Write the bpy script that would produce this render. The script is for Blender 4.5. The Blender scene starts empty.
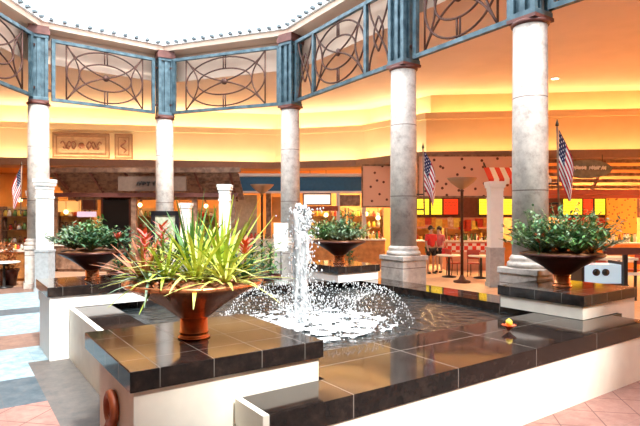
import bpy, bmesh, math, random
from mathutils import Vector, Matrix, Euler, noise
R = math.radians
PI = math.pi
rnd = random.Random(7)
scn = bpy.context.scene
C = scn.collection

# ------------------------------------------------------------------ camera, light, exposure
EYE = 2.08
FPX = 525.0
cam_d = bpy.data.cameras.new('camera')
cam_d.lens = 36.0 * FPX / 640.0
cam_d.shift_y = 2.0 / 640.0
cam_d.clip_end = 300
cam = bpy.data.objects.new('camera', cam_d)
C.objects.link(cam)
cam.location = (0, 0, EYE)
cam.rotation_euler = (PI / 2, 0, 0)
scn.camera = cam
scn.view_settings.view_transform = 'Standard'
scn.view_settings.look = 'None'
scn.view_settings.exposure = 0.35
scn.view_settings.gamma = 1.0
scn.view_settings.use_curve_mapping = False
scn.cycles.max_bounces = 8
scn.cycles.diffuse_bounces = 4
scn.cycles.transparent_max_bounces = 24
scn.cycles.sample_clamp_indirect = 6.0
scn.cycles.caustics_reflective = False
scn.cycles.caustics_refractive = False

world = bpy.data.worlds.new('sky')
scn.world = world
world.use_nodes = True
bg = world.node_tree.nodes['Background']
bg.inputs[0].default_value = (0.93, 0.97, 1.0, 1)
bg.inputs[1].default_value = 4.2

def lamp(name, kind, loc, rot, power, color, **kw):
    d = bpy.data.lights.new(name, kind)
    d.energy = power
    d.color = color
    for k, v in kw.items():
        setattr(d, k, v)
    o = bpy.data.objects.new(name, d)
    C.objects.link(o)
    o.location = loc
    o.rotation_euler = rot
    return o

SUN_EL, SUN_AZ = 51.0, 33.0      # high sun behind the camera, through the rooflight
sun_dir = Vector((math.sin(R(SUN_AZ)) * math.cos(R(SUN_EL)), -math.cos(R(SUN_AZ)) * math.cos(R(SUN_EL)), math.sin(R(SUN_EL))))
sun = lamp('sun', 'SUN', (0, 0, 20), (0, 0, 0), 6.3, (1.0, 0.96, 0.88), angle=R(5))
sun.rotation_euler = sun_dir.to_track_quat('Z', 'Y').to_euler()

# ------------------------------------------------------------------ frames and helpers
YAW = R(35)
U = Vector((math.cos(YAW), math.sin(YAW), 0))
V = Vector((-math.sin(YAW), math.cos(YAW), 0))
A0 = Vector((-1.24, 3.43, 0))
def W(u, v, z=0.0):
    return A0 + U * u + V * v + Vector((0, 0, z))
def at(px, Z, z=0.0):                  # plan position from a bearing and a distance
    return Vector(((px - 320) / FPX * Z, Z, z))
def hz(py, Z):                         # height above the floor
    return EYE - (py - 215) / FPX * Z

def tag(o, label=None, cat=None, group=None, kind=None):
    if label: o['label'] = label
    if cat: o['category'] = cat
    if group: o['group'] = group
    if kind: o['kind'] = kind
    return o
def thing(name, label, cat, loc=(0, 0, 0), rz=0.0, group=None):
    o = bpy.data.objects.new(name, None)
    C.objects.link(o)
    o.empty_display_size = 0.1
    o.location = loc
    o.rotation_euler = (0, 0, rz)
    return tag(o, label, cat, group)
def copy_tree(o, parent=None):
    c = o.copy()
    C.objects.link(c)
    c.parent = parent
    for ch in list(o.children):
        copy_tree(ch, c)
    return c
def copy_thing(o, loc, rz, label, group=None):
    c = copy_tree(o)
    c.location = loc
    c.rotation_euler = (0, 0, rz)
    c['label'] = label
    if group: c['group'] = group
    return c

class MB:
    def __init__(s):
        s.v = []; s.f = []; s.sm = []; s.uv = {}
    def add(s, vs, fs, smooth=False):
        b = len(s.v)
        s.v += [Vector(p) for p in vs]
        for f in fs:
            s.f.append([b + i for i in f]); s.sm.append(smooth)
        return s
    def box(s, c, d, rz=0.0, m=None):
        x, y, z = d[0] / 2, d[1] / 2, d[2] / 2
        M = m or Matrix.Rotation(rz, 3, 'Z')
        vs = [Vector(c) + M @ Vector((i * x, j * y, k * z)) for k in (-1, 1) for j in (-1, 1) for i in (-1, 1)]
        return s.add(vs, [(0, 2, 3, 1), (4, 5, 7, 6), (0, 1, 5, 4), (2, 6, 7, 3), (0, 4, 6, 2), (1, 3, 7, 5)])
    def bb(s, x0, x1, y0, y1, z0, z1):
        return s.box(((x0 + x1) / 2, (y0 + y1) / 2, (z0 + z1) / 2), (x1 - x0, y1 - y0, z1 - z0))
    def beam(s, a, b, w, h):                # rectangular bar from a to b; w sideways, h upward
        a = Vector(a); b = Vector(b); d = b - a
        L = d.length; d.normalize()
        up = Vector((0, 0, 1)) if abs(d.z) < 0.95 else Vector((0, 1, 0))
        sx = d.cross(up).normalized(); uz = sx.cross(d).normalized()
        vs = [p + sx * (i * w / 2) + uz * (k * h / 2) for p in (a, b) for i, k in ((-1, -1), (1, -1), (1, 1), (-1, 1))]
        return s.add(vs, [(0, 3, 2, 1), (4, 5, 6, 7), (0, 1, 5, 4), (1, 2, 6, 5), (2, 3, 7, 6), (3, 0, 4, 7)])
    def tube(s, pts, r, n=6, closed=False):
        pts = [Vector(p) for p in pts]
        N = len(pts)
        rs = r if isinstance(r, (list, tuple)) else [r] * N
        rings = []
        ref = None
        for i, p in enumerate(pts):
            if closed: t = pts[(i + 1) % N] - pts[i - 1]
            else: t = pts[min(i + 1, N - 1)] - pts[max(i - 1, 0)]
            t.normalize()
            if ref is None:
                ref = Vector((0, 0, 1)) if abs(t.z) < 0.9 else Vector((1, 0, 0))
            a = t.cross(ref)
            if a.length < 1e-5: a = t.cross(Vector((0.3, 1, 0.2)))
            a.normalize(); b2 = a.cross(t).normalized(); ref = b2
            rings.append([p + (a * math.cos(2 * PI * k / n) + b2 * math.sin(2 * PI * k / n)) * rs[i] for k in range(n)])
        vs = [q for g in rings for q in g]
        fs = []
        for i in range(N if closed else N - 1):
            j = (i + 1) % N
            for k in range(n):
                l = (k + 1) % n
                fs.append((i * n + k, j * n + k, j * n + l, i * n + l))
        if not closed:
            fs.append(tuple(range(n))); fs.append(tuple(reversed(range((N - 1) * n, N * n))))
        return s.add(vs, fs, True)
    def lathe(s, prof, c=(0, 0, 0), n=28, m=None, smooth=True):
        c = Vector(c); vs = []; fs = []
        for r, z in prof:
            for k in range(n):
                a = 2 * PI * k / n
                p = Vector((max(r, 1e-4) * math.cos(a), max(r, 1e-4) * math.sin(a), z))
                vs.append(c + (m @ p if m else p))
        for i in range(len(prof) - 1):
            for k in range(n):
                l = (k + 1) % n
                fs.append((i * n + k, i * n + l, (i + 1) * n + l, (i + 1) * n + k))
        fs.append(tuple(reversed(range(n)))); L = len(prof) - 1
        fs.append(tuple(range(L * n, L * n + n)))
        return s.add(vs, fs, smooth)
    def prism(s, poly, z0, z1):
        n = len(poly)
        vs = [Vector((p[0], p[1], z0)) for p in poly] + [Vector((p[0], p[1], z1)) for p in poly]
        fs = [tuple(reversed(range(n))), tuple(range(n, 2 * n))] + [(i, (i + 1) % n, n + (i + 1) % n, n + i) for i in range(n)]
        return s.add(vs, fs)
    def ico(s, c, r, sub=1, sq=(1, 1, 1), jit=0.0):
        bm = bmesh.new(); bmesh.ops.create_icosphere(bm, subdivisions=sub, radius=r)
        vs = [Vector(c) + Vector((v.co.x * sq[0], v.co.y * sq[1], v.co.z * sq[2])) * (1 + rnd.uniform(-jit, jit)) for v in bm.verts]
        fs = [tuple(v.index for v in f.verts) for f in bm.faces]
        bm.free()
        return s.add(vs, fs, True)
    def build(s, name, mat, parent=None, loc=None, bevel=0.0):
        me = bpy.data.meshes.new(name)
        off = Vector(loc) if loc is not None else Vector((0, 0, 0))
        me.from_pydata([tuple(p - off) for p in s.v], [], s.f)
        for p, q in zip(me.polygons, s.sm): p.use_smooth = q
        me.validate()
        if mat: me.materials.append(mat)
        o = bpy.data.objects.new(name, me)
        C.objects.link(o)
        if loc is not None: o.location = off
        if parent is not None: o.parent = parent
        if bevel > 0:
            b = o.modifiers.new('bevel', 'BEVEL'); b.width = bevel; b.segments = 2; b.limit_method = 'ANGLE'; b.angle_limit = R(40)
        return o

# ------------------------------------------------------------------ materials
def new_mat(name):
    m = bpy.data.materials.new(name); m.use_nodes = True
    nt = m.node_tree
    return m, nt, nt.nodes['Principled BSDF']
def mat(name, col, rough=0.6, metal=0.0, var=0.0, scale=8.0, bump=0.0, emit=None, es=0.0, spec=0.5, col2=None, coat=0.0):
    m, nt, b = new_mat(name)
    b.inputs['Base Color'].default_value = (*col, 1)
    b.inputs['Roughness'].default_value = rough
    b.inputs['Metallic'].default_value = metal
    b.inputs['Specular IOR Level'].default_value = spec
    if coat: b.inputs['Coat Weight'].default_value = coat
    tc = nt.nodes.new('ShaderNodeTexCoord')
    nz = nt.nodes.new('ShaderNodeTexNoise'); nz.inputs['Scale'].default_value = scale; nz.inputs['Detail'].default_value = 4
    nt.links.new(tc.outputs['Object'], nz.inputs['Vector'])
    if var > 0 or col2:
        mx = nt.nodes.new('ShaderNodeMix'); mx.data_type = 'RGBA'
        c2 = col2 or tuple(c * (1 - var) for c in col)
        cr = nt.nodes.new('ShaderNodeValToRGB')
        cr.color_ramp.elements[0].position = 0.35; cr.color_ramp.elements[1].position = 0.65
        nt.links.new(nz.outputs['Fac'], cr.inputs[0])
        nt.links.new(cr.outputs[0], mx.inputs['Factor'])
        mx.inputs['A'].default_value = (*col, 1); mx.inputs['B'].default_value = (*c2, 1)
        nt.links.new(mx.outputs['Result'], b.inputs['Base Color'])
    if bump > 0:
        bp = nt.nodes.new('ShaderNodeBump'); bp.inputs['Strength'].default_value = bump; bp.inputs['Distance'].default_value = 0.02
        nt.links.new(nz.outputs['Fac'], bp.inputs['Height']); nt.links.new(bp.outputs[0], b.inputs['Normal'])
    if emit:
        b.inputs['Emission Color'].default_value = (*emit, 1); b.inputs['Emission Strength'].default_value = es
    return m

class N:                                   # tiny node helper
    def __init__(s, nt): s.nt = nt
    def math(s, op, a, b=None, c=None):
        n = s.nt.nodes.new('ShaderNodeMath'); n.operation = op
        for i, x in enumerate((a, b, c)):
            if x is None: continue
            if isinstance(x, (int, float)): n.inputs[i].default_value = x
            else: s.nt.links.new(x, n.inputs[i])
        return n.outputs[0]
    def mix(s, f, a, b):
        n = s.nt.nodes.new('ShaderNodeMix'); n.data_type = 'RGBA'
        for k, x in (('Factor', f), ('A', a), ('B', b)):
            if isinstance(x, (int, float)): n.inputs[k].default_value = x
            elif isinstance(x, tuple): n.inputs[k].default_value = (*x, 1)
            else: s.nt.links.new(x, n.inputs[k])
        return n.outputs['Result']

# polished dark granite tiles, pool frame (object space = pool frame)
def tile_mat(name, base, vein, grout, size, rough, ox=0.0, oy=0.0, gw=0.006):
    m, nt, b = new_mat(name); q = N(nt)
    tc = nt.nodes.new('ShaderNodeTexCoord'); sp = nt.nodes.new('ShaderNodeSeparateXYZ')
    nt.links.new(tc.outputs['Object'], sp.inputs[0])
    fs = []
    for ch, o in ((0, ox), (1, oy)):
        t = q.math('FRACT', q.math('DIVIDE', q.math('ADD', sp.outputs[ch], 100.0 * size - o), size))
        fs.append(q.math('LESS_THAN', q.math('MINIMUM', t, q.math('SUBTRACT', 1.0, t)), gw / size))
    g = q.math('MAXIMUM', fs[0], fs[1])
    nz = nt.nodes.new('ShaderNodeTexNoise'); nz.inputs['Scale'].default_value = 9; nz.inputs['Detail'].default_value = 8; nz.inputs['Roughness'].default_value = 0.7
    nt.links.new(tc.outputs['Object'], nz.inputs['Vector'])
    f = q.math('MULTIPLY', q.math('POWER', nz.outputs['Fac'], 4.0), 3.0)
    c = q.mix(f, base, vein)
    c = q.mix(g, c, grout)
    nt.links.new(c, b.inputs['Base Color'])
    nt.links.new(q.math('ADD', q.math('MULTIPLY', g, 0.4), rough), b.inputs['Roughness'])
    return m
M_granite = tile_mat('black_granite', (0.010, 0.008, 0.008), (0.06, 0.038, 0.03), (0.17, 0.15, 0.13), 0.39, 0.09, 0.197, 0.3, 0.003)
M_coping = tile_mat('black_granite_coping', (0.010, 0.008, 0.008), (0.06, 0.038, 0.03), (0.20, 0.17, 0.15), 1.18, 0.07, 0.34, 0.3, 0.004)
M_granite.node_tree.nodes['Principled BSDF'].inputs['Specular IOR Level'].default_value = 0.2
M_coping.node_tree.nodes['Principled BSDF'].inputs['Specular IOR Level'].default_value = 0.36
M_cream = mat('cream_plaster', (0.93, 0.89, 0.78), 0.55, var=0.07, scale=5, bump=0.15)
M_white = mat('white_paint', (0.88, 0.87, 0.84), 0.5, var=0.04)
M_grey = mat('grey_stone_paint', (0.42, 0.43, 0.44), 0.55, var=0.2, scale=12)
M_peach = mat('peach_plaster', (0.78, 0.59, 0.47), 0.8, var=0.05, scale=1.5)
M_peach2 = mat('pale_peach_plaster', (0.86, 0.67, 0.43), 0.8, var=0.05, scale=1.5)
M_peach3 = mat('orange_plaster', (0.84, 0.53, 0.30), 0.8, var=0.05, scale=1.5)
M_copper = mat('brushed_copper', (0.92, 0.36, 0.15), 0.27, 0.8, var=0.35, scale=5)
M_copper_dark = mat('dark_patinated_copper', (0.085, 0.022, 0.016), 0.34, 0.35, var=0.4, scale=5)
M_soil = mat('bark_mulch', (0.20, 0.09, 0.04), 0.9, col2=(0.42, 0.17, 0.07), scale=40, bump=0.8)
M_blue = mat('blue_grey_steel', (0.035, 0.075, 0.10), 0.42, 0.3, col2=(0.10, 0.17, 0.21), scale=5)
M_brown = mat('dark_bronze_iron', (0.09, 0.035, 0.025), 0.5, 0.4, var=0.3)
M_maroon = mat('maroon_brown_paint', (0.16, 0.05, 0.04), 0.5, var=0.3)
M_wood = mat('weathered_brown_timber', (0.34, 0.20, 0.13), 0.6, col2=(0.15, 0.08, 0.05), scale=6)
M_wood_o = mat('honey_timber', (0.62, 0.27, 0.08), 0.45, col2=(0.42, 0.17, 0.05), scale=5)
M_black = mat('black_metal', (0.012, 0.012, 0.014), 0.35)
M_rust = mat('rust_red_paint', (0.42, 0.09, 0.03), 0.45, var=0.4)

def marble_column():
    m, nt, b = new_mat('mottled_stone'); q = N(nt)
    tc = nt.nodes.new('ShaderNodeTexCoord')
    nz = nt.nodes.new('ShaderNodeTexNoise'); nz.inputs['Scale'].default_value = 6; nz.inputs['Detail'].default_value = 9; nz.inputs['Roughness'].default_value = 0.75
    nt.links.new(tc.outputs['Object'], nz.inputs['Vector'])
    cr = nt.nodes.new('ShaderNodeValToRGB'); e = cr.color_ramp.elements
    e[0].position = 0.33; e[0].color = (0.36, 0.30, 0.27, 1); e[1].position = 0.62; e[1].color = (0.64, 0.58, 0.53, 1)
    x = e.new(0.48); x.color = (0.53, 0.48, 0.44, 1)
    nt.links.new(nz.outputs['Fac'], cr.inputs[0])
    sp = nt.nodes.new('ShaderNodeSeparateXYZ'); nt.links.new(tc.outputs['Object'], sp.inputs[0])
    t = q.math('FRACT', q.math('DIVIDE', q.math('ADD', sp.outputs[2], 0.62), 1.55))
    g = q.math('LESS_THAN', t, 0.012)
    nt.links.new(q.mix(g, cr.outputs[0], (0.20, 0.15, 0.13)), b.inputs['Base Color'])
    b.inputs['Roughness'].default_value = 0.5
    return m
M_stone = marble_column()

def floor_mat():
    m, nt, b = new_mat('patterned_marble_floor'); q = N(nt)
    tc = nt.nodes.new('ShaderNodeTexCoord'); sp = nt.nodes.new('ShaderNodeSeparateXYZ')
    nt.links.new(tc.outputs['Object'], sp.inputs[0])          # floor object carries the pool frame
    u, v = sp.outputs[0], sp.outputs[1]
    def band(x, lo, hi): return q.math('MULTIPLY', q.math('GREATER_THAN', x, lo), q.math('LESS_THAN', x, hi))
    def many(x, lst):
        r = None
        for lo, hi in lst:
            t = band(x, lo, hi); r = t if r is None else q.math('MAXIMUM', r, t)
        return r
    nz = nt.nodes.new('ShaderNodeTexNoise'); nz.inputs['Scale'].default_value = 5; nz.inputs['Detail'].default_value = 8; nz.inputs['Roughness'].default_value = 0.75
    nt.links.new(tc.outputs['Object'], nz.inputs['Vector'])
    cr = nt.nodes.new('ShaderNodeValToRGB'); e = cr.color_ramp.elements; e[0].position = 0.35; e[1].position = 0.65
    nt.links.new(nz.outputs['Fac'], cr.inputs[0]); n = cr.outputs[0]
    light = q.mix(n, (0.17, 0.29, 0.37), (0.40, 0.52, 0.58))
    dark = q.mix(n, (0.055, 0.085, 0.11), (0.12, 0.15, 0.17))
    pink = q.mix(n, (0.30, 0.15, 0.13), (0.42, 0.24, 0.20))
    tan = q.mix(n, (0.38, 0.22, 0.15), (0.50, 0.31, 0.20))
    # diagonal joints in the pink fields
    js = []
    for sg in (1, -1):
        w = q.math('FRACT', q.math('DIVIDE', q.math('ADD', q.math('ADD', u, q.math('MULTIPLY', v, float(sg))), 200.0), 0.62))
        js.append(q.math('LESS_THAN', w, 0.03))
    pink = q.mix(q.math('MAXIMUM', js[0], js[1]), pink, (0.17, 0.08, 0.07))
    tsq = []
    for ch in (u, v):
        w = q.math('FRACT', q.math('DIVIDE', q.math('ADD', ch, 200.0), 0.5))
        tsq.append(q.math('LESS_THAN', w, 0.014))
    tj = q.math('MAXIMUM', tsq[0], tsq[1])
    c = q.mix(many(v, [(5.9, 7.0), (12.6, 14.0)]), light, q.mix(n, (.20, .12, .10), (.30, .19, .15)))
    c = q.mix(many(v, [(-9.5, -2.6), (-2.6, 3.05)]), c, pink)
    c = q.mix(many(v, [(3.05, 4.15), (9.1, 9.9)]), c, dark)
    # slate strip beside the pool walls
    near = q.math('MULTIPLY', band(u, -0.08, 0.9), q.math('LESS_THAN', v, 4.9))
    c = q.mix(near, c, q.mix(n, (0.10, 0.10, 0.10), (0.17, 0.15, 0.14)))
    tri = q.math('LESS_THAN', q.math('ADD', u, q.math('MULTIPLY', v, 1.25)), 2.15)
    tri = q.math('MULTIPLY', tri, q.math('LESS_THAN', v, -0.3))
    c = q.mix(tri, c, q.mix(n, (0.16, 0.13, 0.12), (0.24, 0.20, 0.18)))
    c = q.mix(q.math('GREATER_THAN', v, 14.0), c, tan)
    c = q.mix(q.math('GREATER_THAN', u, 9.4), c, q.mix(n, (.66, .42, .26), (.80, .55, .36)))
    c = q.mix(q.math('MULTIPLY', tj, 0.35), c, (0.15, 0.12, 0.11))
    nt.links.new(c, b.inputs['Base Color'])
    b.inputs['Roughness'].default_value = 0.5
    b.inputs['Specular IOR Level'].default_value = 0.2
    return m
M_floor = floor_mat()

# ------------------------------------------------------------------ the setting
SHOP = [(-24, 6), (-19, 16), (-13, 20.5), (-2, 22.5), (1.5, 21.5), (3.6, 18.8), (13, 17.8), (20, 13), (23, 4), (20, -8), (8, -13), (-8, -13), (-20, -8)]
SHOP = [Vector((x, y, 0)) for x, y in SHOP]
RING_UV = [(7.42, 10.0), (4.85, 13.8), (1.09, 13.6), (-1.4, 10.2), (-1.6, -3.6), (1.1, -7.2), (4.85, -7.2), (7.15, -3.5), (7.03, 1.7), (7.19, 4.9)]
RING = [W(u, v) for u, v in RING_UV]

def offset_loop(P, o):
    n = len(P); area = sum(P[i].x * P[(i + 1) % n].y - P[(i + 1) % n].x * P[i].y for i in range(n))
    sg = 1 if area > 0 else -1
    out = []
    for i in range(n):
        d0 = (P[i] - P[i - 1]).normalized(); d1 = (P[(i + 1) % n] - P[i]).normalized()
        n0 = Vector((d0.y, -d0.x, 0)) * sg; n1 = Vector((d1.y, -d1.x, 0)) * sg
        b = (n0 + n1).normalized()
        out.append(P[i] + b * (o / max(0.4, b.dot(n0))))
    return out
def sweep(name, loop, section, material, segs=None, parent=None, kind='structure'):
    mb = MB(); n = len(loop)
    L = [offset_loop(loop, o) for o, z in section]; k = len(section)
    for i in (segs if segs is not None else range(n)):
        j = (i + 1) % n
        vs = [Vector((L[a][i].x, L[a][i].y, section[a][1])) for a in range(k)] + [Vector((L[a][j].x, L[a][j].y, section[a][1])) for a in range(k)]
        fs = [(a, (a + 1) % k, k + (a + 1) % k, k + a) for a in range(k)] + [tuple(reversed(range(k))), tuple(range(k, 2 * k))]
        mb.add(vs, fs)
    o = mb.build(name, material, parent)
    if parent is None: o['kind'] = kind
    return o
def rect(o0, o1, z0, z1): return [(o0, z0), (o1, z0), (o1, z1), (o0, z1)]

fl = MB(); fl.box((0, 10, -0.15), (90, 90, 0.3))
f = fl.build('floor', M_floor); f['kind'] = 'structure'
# bring the floor's object space into the pool frame so the paving follows the basin
f.data.transform(Matrix.Rotation(-YAW, 4, 'Z') @ Matrix.Translation(-A0))
f.location = A0; f.rotation_euler = (0, 0, YAW)

UP_WALL = rect(1.1, 1.35, 5.62, 6.65)
LO_WALL = [(0.6, 4.2), (1.3, 4.2), (1.3, 5.7), (0.56, 5.7), (0.56, 5.84), (0.5, 5.84), (0.5, 5.6), (0.6, 5.6)]
LEDGE = [(-0.05, 4.05), (1.3, 4.05), (1.3, 4.2), (0.02, 4.2), (0.02, 4.34), (-0.05, 4.34)]
sides = {'left': [0, 1], 'back': [2, 3, 4], 'right': [5, 6, 7, 8], 'front': [9, 10, 11, 12]}
M_out = mat('amber_shop_wall', (0.70, 0.36, 0.13), 0.7, var=0.15, scale=2)
for k, sg in sides.items():
    sweep('wall_' + k, SHOP, rect(4.5, 4.8, 0, 4.2), M_out, sg)
    sweep('wall_' + k + '_upper', SHOP, UP_WALL, M_peach3 if k == 'right' else M_peach2, sg)
    sweep('wall_' + k + '_lower', SHOP, LO_WALL, M_peach3 if k == 'right' else M_peach2, sg)
sweep('trim_1', SHOP, LEDGE, M_maroon if False else mat('taupe_brown_trim', (0.30, 0.17, 0.12), 0.5, var=0.1))
sweep('ceiling_shops', SHOP, rect(1.3, 4.8, 4.05, 4.2), mat('amber_ceiling', (0.62, 0.30, 0.10), 0.8))
def ring_between(name, outer, inner, z0, z1, material, parent=None):
    bm = bmesh.new()
    es = []
    loops = []
    for P in (outer, inner):
        vs = [bm.verts.new((p[0], p[1], z0)) for p in P]
        loops.append(vs)
        es += [bm.edges.new((vs[i], vs[(i + 1) % len(vs)])) for i in range(len(vs))]
    bmesh.ops.triangle_fill(bm, edges=es, use_beauty=True)
    r = bmesh.ops.extrude_face_region(bm, geom=list(bm.faces))
    for g in r['geom']:
        if isinstance(g, bmesh.types.BMVert): g.co.z = z1
    bmesh.ops.recalc_face_normals(bm, faces=bm.faces)
    me = bpy.data.meshes.new(name); bm.to_mesh(me); bm.free()
    me.materials.append(material)
    o = bpy.data.objects.new(name, me); C.objects.link(o)
    if parent: o.parent = parent
    return o
CZ = 6.6
o = ring_between('ceiling', [(p.x, p.y) for p in offset_loop(SHOP, 1.3)], [(p.x, p.y) for p in offset_loop(RING, 0.55)], CZ, CZ + 0.2, M_peach)
o['kind'] = 'structure'
sweep('trim_2', RING, rect(0.42, 0.55, CZ, 7.5), M_peach)           # drum face behind the railings
sweep('trim_3', RING, rect(-0.12, 0.55, 7.5, 7.66), M_peach)       # ring beam below the rooflight

# rooflight: curb, dentil blocks, ribs and panes rising to a ridge
M_lite = mat('white_aluminium', (0.86, 0.88, 0.90), 0.4, var=0.03)
sweep('trim_4', RING, rect(-0.20, 0.02, 7.66, 7.74), M_lite)
den = MB(); INN = offset_loop(RING, -0.25)
for i in range(len(INN)):
    a, b = INN[i], INN[(i + 1) % len(INN)]
    L = (b - a).length; nn = int(L / 0.36); d = (b - a) / L
    rz = math.atan2(d.y, d.x)
    for k in range(nn + 1):
        p = a + d * (L * (k + 0.5) / (nn + 1))
        den.box((p.x, p.y, 7.73), (0.11, 0.12, 0.07), rz)
dn = den.build('trim_5', mat('dark_lamp_bracket', (0.10, 0.13, 0.15), 0.5)); dn['kind'] = 'structure'
gm, nt, b = new_mat('rooflight_glass')
nt.nodes.remove(b)
tr = nt.nodes.new('ShaderNodeBsdfTransparent'); gl = nt.nodes.new('ShaderNodeBsdfGlossy'); ms = nt.nodes.new('ShaderNodeMixShader')
tr.inputs[0].default_value = (0.97, 0.985, 1, 1); gl.inputs['Roughness'].default_value = 0.1; ms.inputs[0].default_value = 0.04
nt.links.new(tr.outputs[0], ms.inputs[1]); nt.links.new(gl.outputs[0], ms.inputs[2]); nt.links.new(ms.outputs[0], nt.nodes['Material Output'].inputs[0])
M_pane = gm
rib = MB(); pane = MB(); pur = MB()
BASE = offset_loop(RING, -0.10)
def ridge(p):
    r = p - A0; v = max(-3.0, min(9.5, r.dot(V)))
    return W(2.95, v, 10.6)
pts = []
for i in range(len(BASE)):
    a, b = BASE[i], BASE[(i + 1) % len(BASE)]
    nn = max(2, round((b - a).length / 1.5))
    for k in range(nn):
        pts.append(a + (b - a) * (k / nn))
curves = []
for p in pts:
    e = ridge(p); s0 = Vector((p.x, p.y, 7.74)); row = []
    for k in range(7):
        t = k / 6
        q = s0.lerp(Vector((e.x, e.y, 7.74)), t); q.z = 7.74 + 2.4 * math.sin(t * PI / 2) ** 0.9
        row.append(q)
    curves.append(row)
    rib.tube(row, 0.024, 4)
for i in range(len(curves)):
    r0, r1 = curves[i], curves[(i + 1) % len(curves)]
    for k in range(6):
        pane.add([r0[k], r1[k], r1[k + 1], r0[k + 1]], [(0, 1, 2, 3)])
        if k: pur.tube([r0[k], r1[k]], 0.014, 4)
win = bpy.data.objects.new('window_1', None); C.objects.link(win); win['kind'] = 'structure'
rib.build('window_rib', M_lite, win); pur.build('window_purlin', M_lite, win); pane.build('window_pane', M_pane, win)

# cove lamps behind the two ledges, and downlights inside the shops
WARM = (1.0, 0.76, 0.36); AMBER = (1.0, 0.55, 0.17)
L1 = offset_loop(SHOP, 0.82); L2 = offset_loop(SHOP, 0.28); L3 = offset_loop(SHOP, 2.6)
for i in (0, 1, 2, 3, 4, 5, 6, 7):
    j = (i + 1) % len(SHOP)
    for LL, z, pw in ((L1, 5.76, 6.5), (L2, 4.26, 6.0)):
        a, b = LL[i], LL[j]; d = b - a; L = d.length - 0.3
        
        la = lamp('cove_lamp', 'AREA', ((a.x + b.x) / 2, (a.y + b.y) / 2, z), (0, 0, 0), pw * L * (1.75 if i < 5 else 1.3), (1.0, .80, .46) if i < 5 else (1.0, .66, .27), shape='RECTANGLE', size=L, size_y=0.14)
        la.rotation_euler = Euler((PI, 0, math.atan2(d.y, d.x)))
    a, b = L3[i], L3[j]; nn = max(1, round((b - a).length / 4.0))
    for k in range(nn):
        p = a.lerp(b, (k + 0.5) / nn)
        lamp('shop_lamp', 'AREA', (p.x, p.y, 4.0), (0, 0, 0), (420 if i >= 4 else 260 if i == 3 else 75), (1.0, .66, .30) if i >= 3 else AMBER, shape='SQUARE', size=1.0)

# ------------------------------------------------------------------ columns with steel piers
def make_column(i, label, rz):
    p = RING[i]
    t = thing('column', label, 'column', (p.x, p.y, 0), rz, None)
    m = MB(); m.bb(-.38, .38, -.38, .38, 0, .16); m.bb(-.35, .35, -.35, .35, .16, 1.10); m.bb(-.38, .38, -.38, .38, 1.10, 1.20)
    m.build('plinth', M_stone, t, bevel=.012)
    m = MB(); m.lathe([(.36, 1.20), (.38, 1.24), (.36, 1.29), (.32, 1.31), (.34, 1.35), (.31, 1.39), (.29, 1.41)])
    m.build('base_moulding', M_stone, t)
    m = MB(); m.lathe([(.29, 1.40), (.286, 3.4), (.275, 5.26)], n=40); m.build('shaft', M_stone, t)
    m = MB(); m.lathe([(.28, 5.24), (.31, 5.26), (.315, 5.30), (.29, 5.32)]); m.bb(-.27, .27, -.27, .27, 5.31, 5.37)
    m.build('collar', M_maroon, t)
    m = MB(); m.bb(-.17, .17, -.17, .17, 5.36, 7.25)
    for a in (-1, 1):
        for b in (-1, 1):
            m.bb(a * .2 - .045, a * .2 + .045, b * .2 - .045, b * .2 + .045, 5.36, 7.25)
    m.bb(-.05, .05, -.225, .225, 5.36, 7.25); m.bb(-.225, .225, -.05, .05, 5.36, 7.25)
    m.bb(-.255, .255, -.255, .255, 5.37, 5.46); m.bb(-.255, .255, -.255, .255, 7.16, 7.25)
    m.build('steel_pier', M_blue, t, bevel=.006)
    m = MB(); m.bb(-.29, .29, -.29, .29, 7.25, 7.40); m.bb(-.26, .26, -.26, .26, 7.40, 7.5); m.build('pier_cap', M_maroon, t)
    return t
make_column(8, 'stone column behind the right planter, under a blue-grey steel pier', YAW)
make_column(9, 'stone column with a square plinth right of the far centre planter', YAW)
make_column(0, 'stone column right behind the fountain jet, in line with a white sign', YAW + .3)
make_column(1, 'slim stone column rising behind the near copper bowl, right of the wall reliefs', YAW - .1)
make_column(2, 'blue-tinged stone column at the left, behind the tall white post', YAW - .1)

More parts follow.
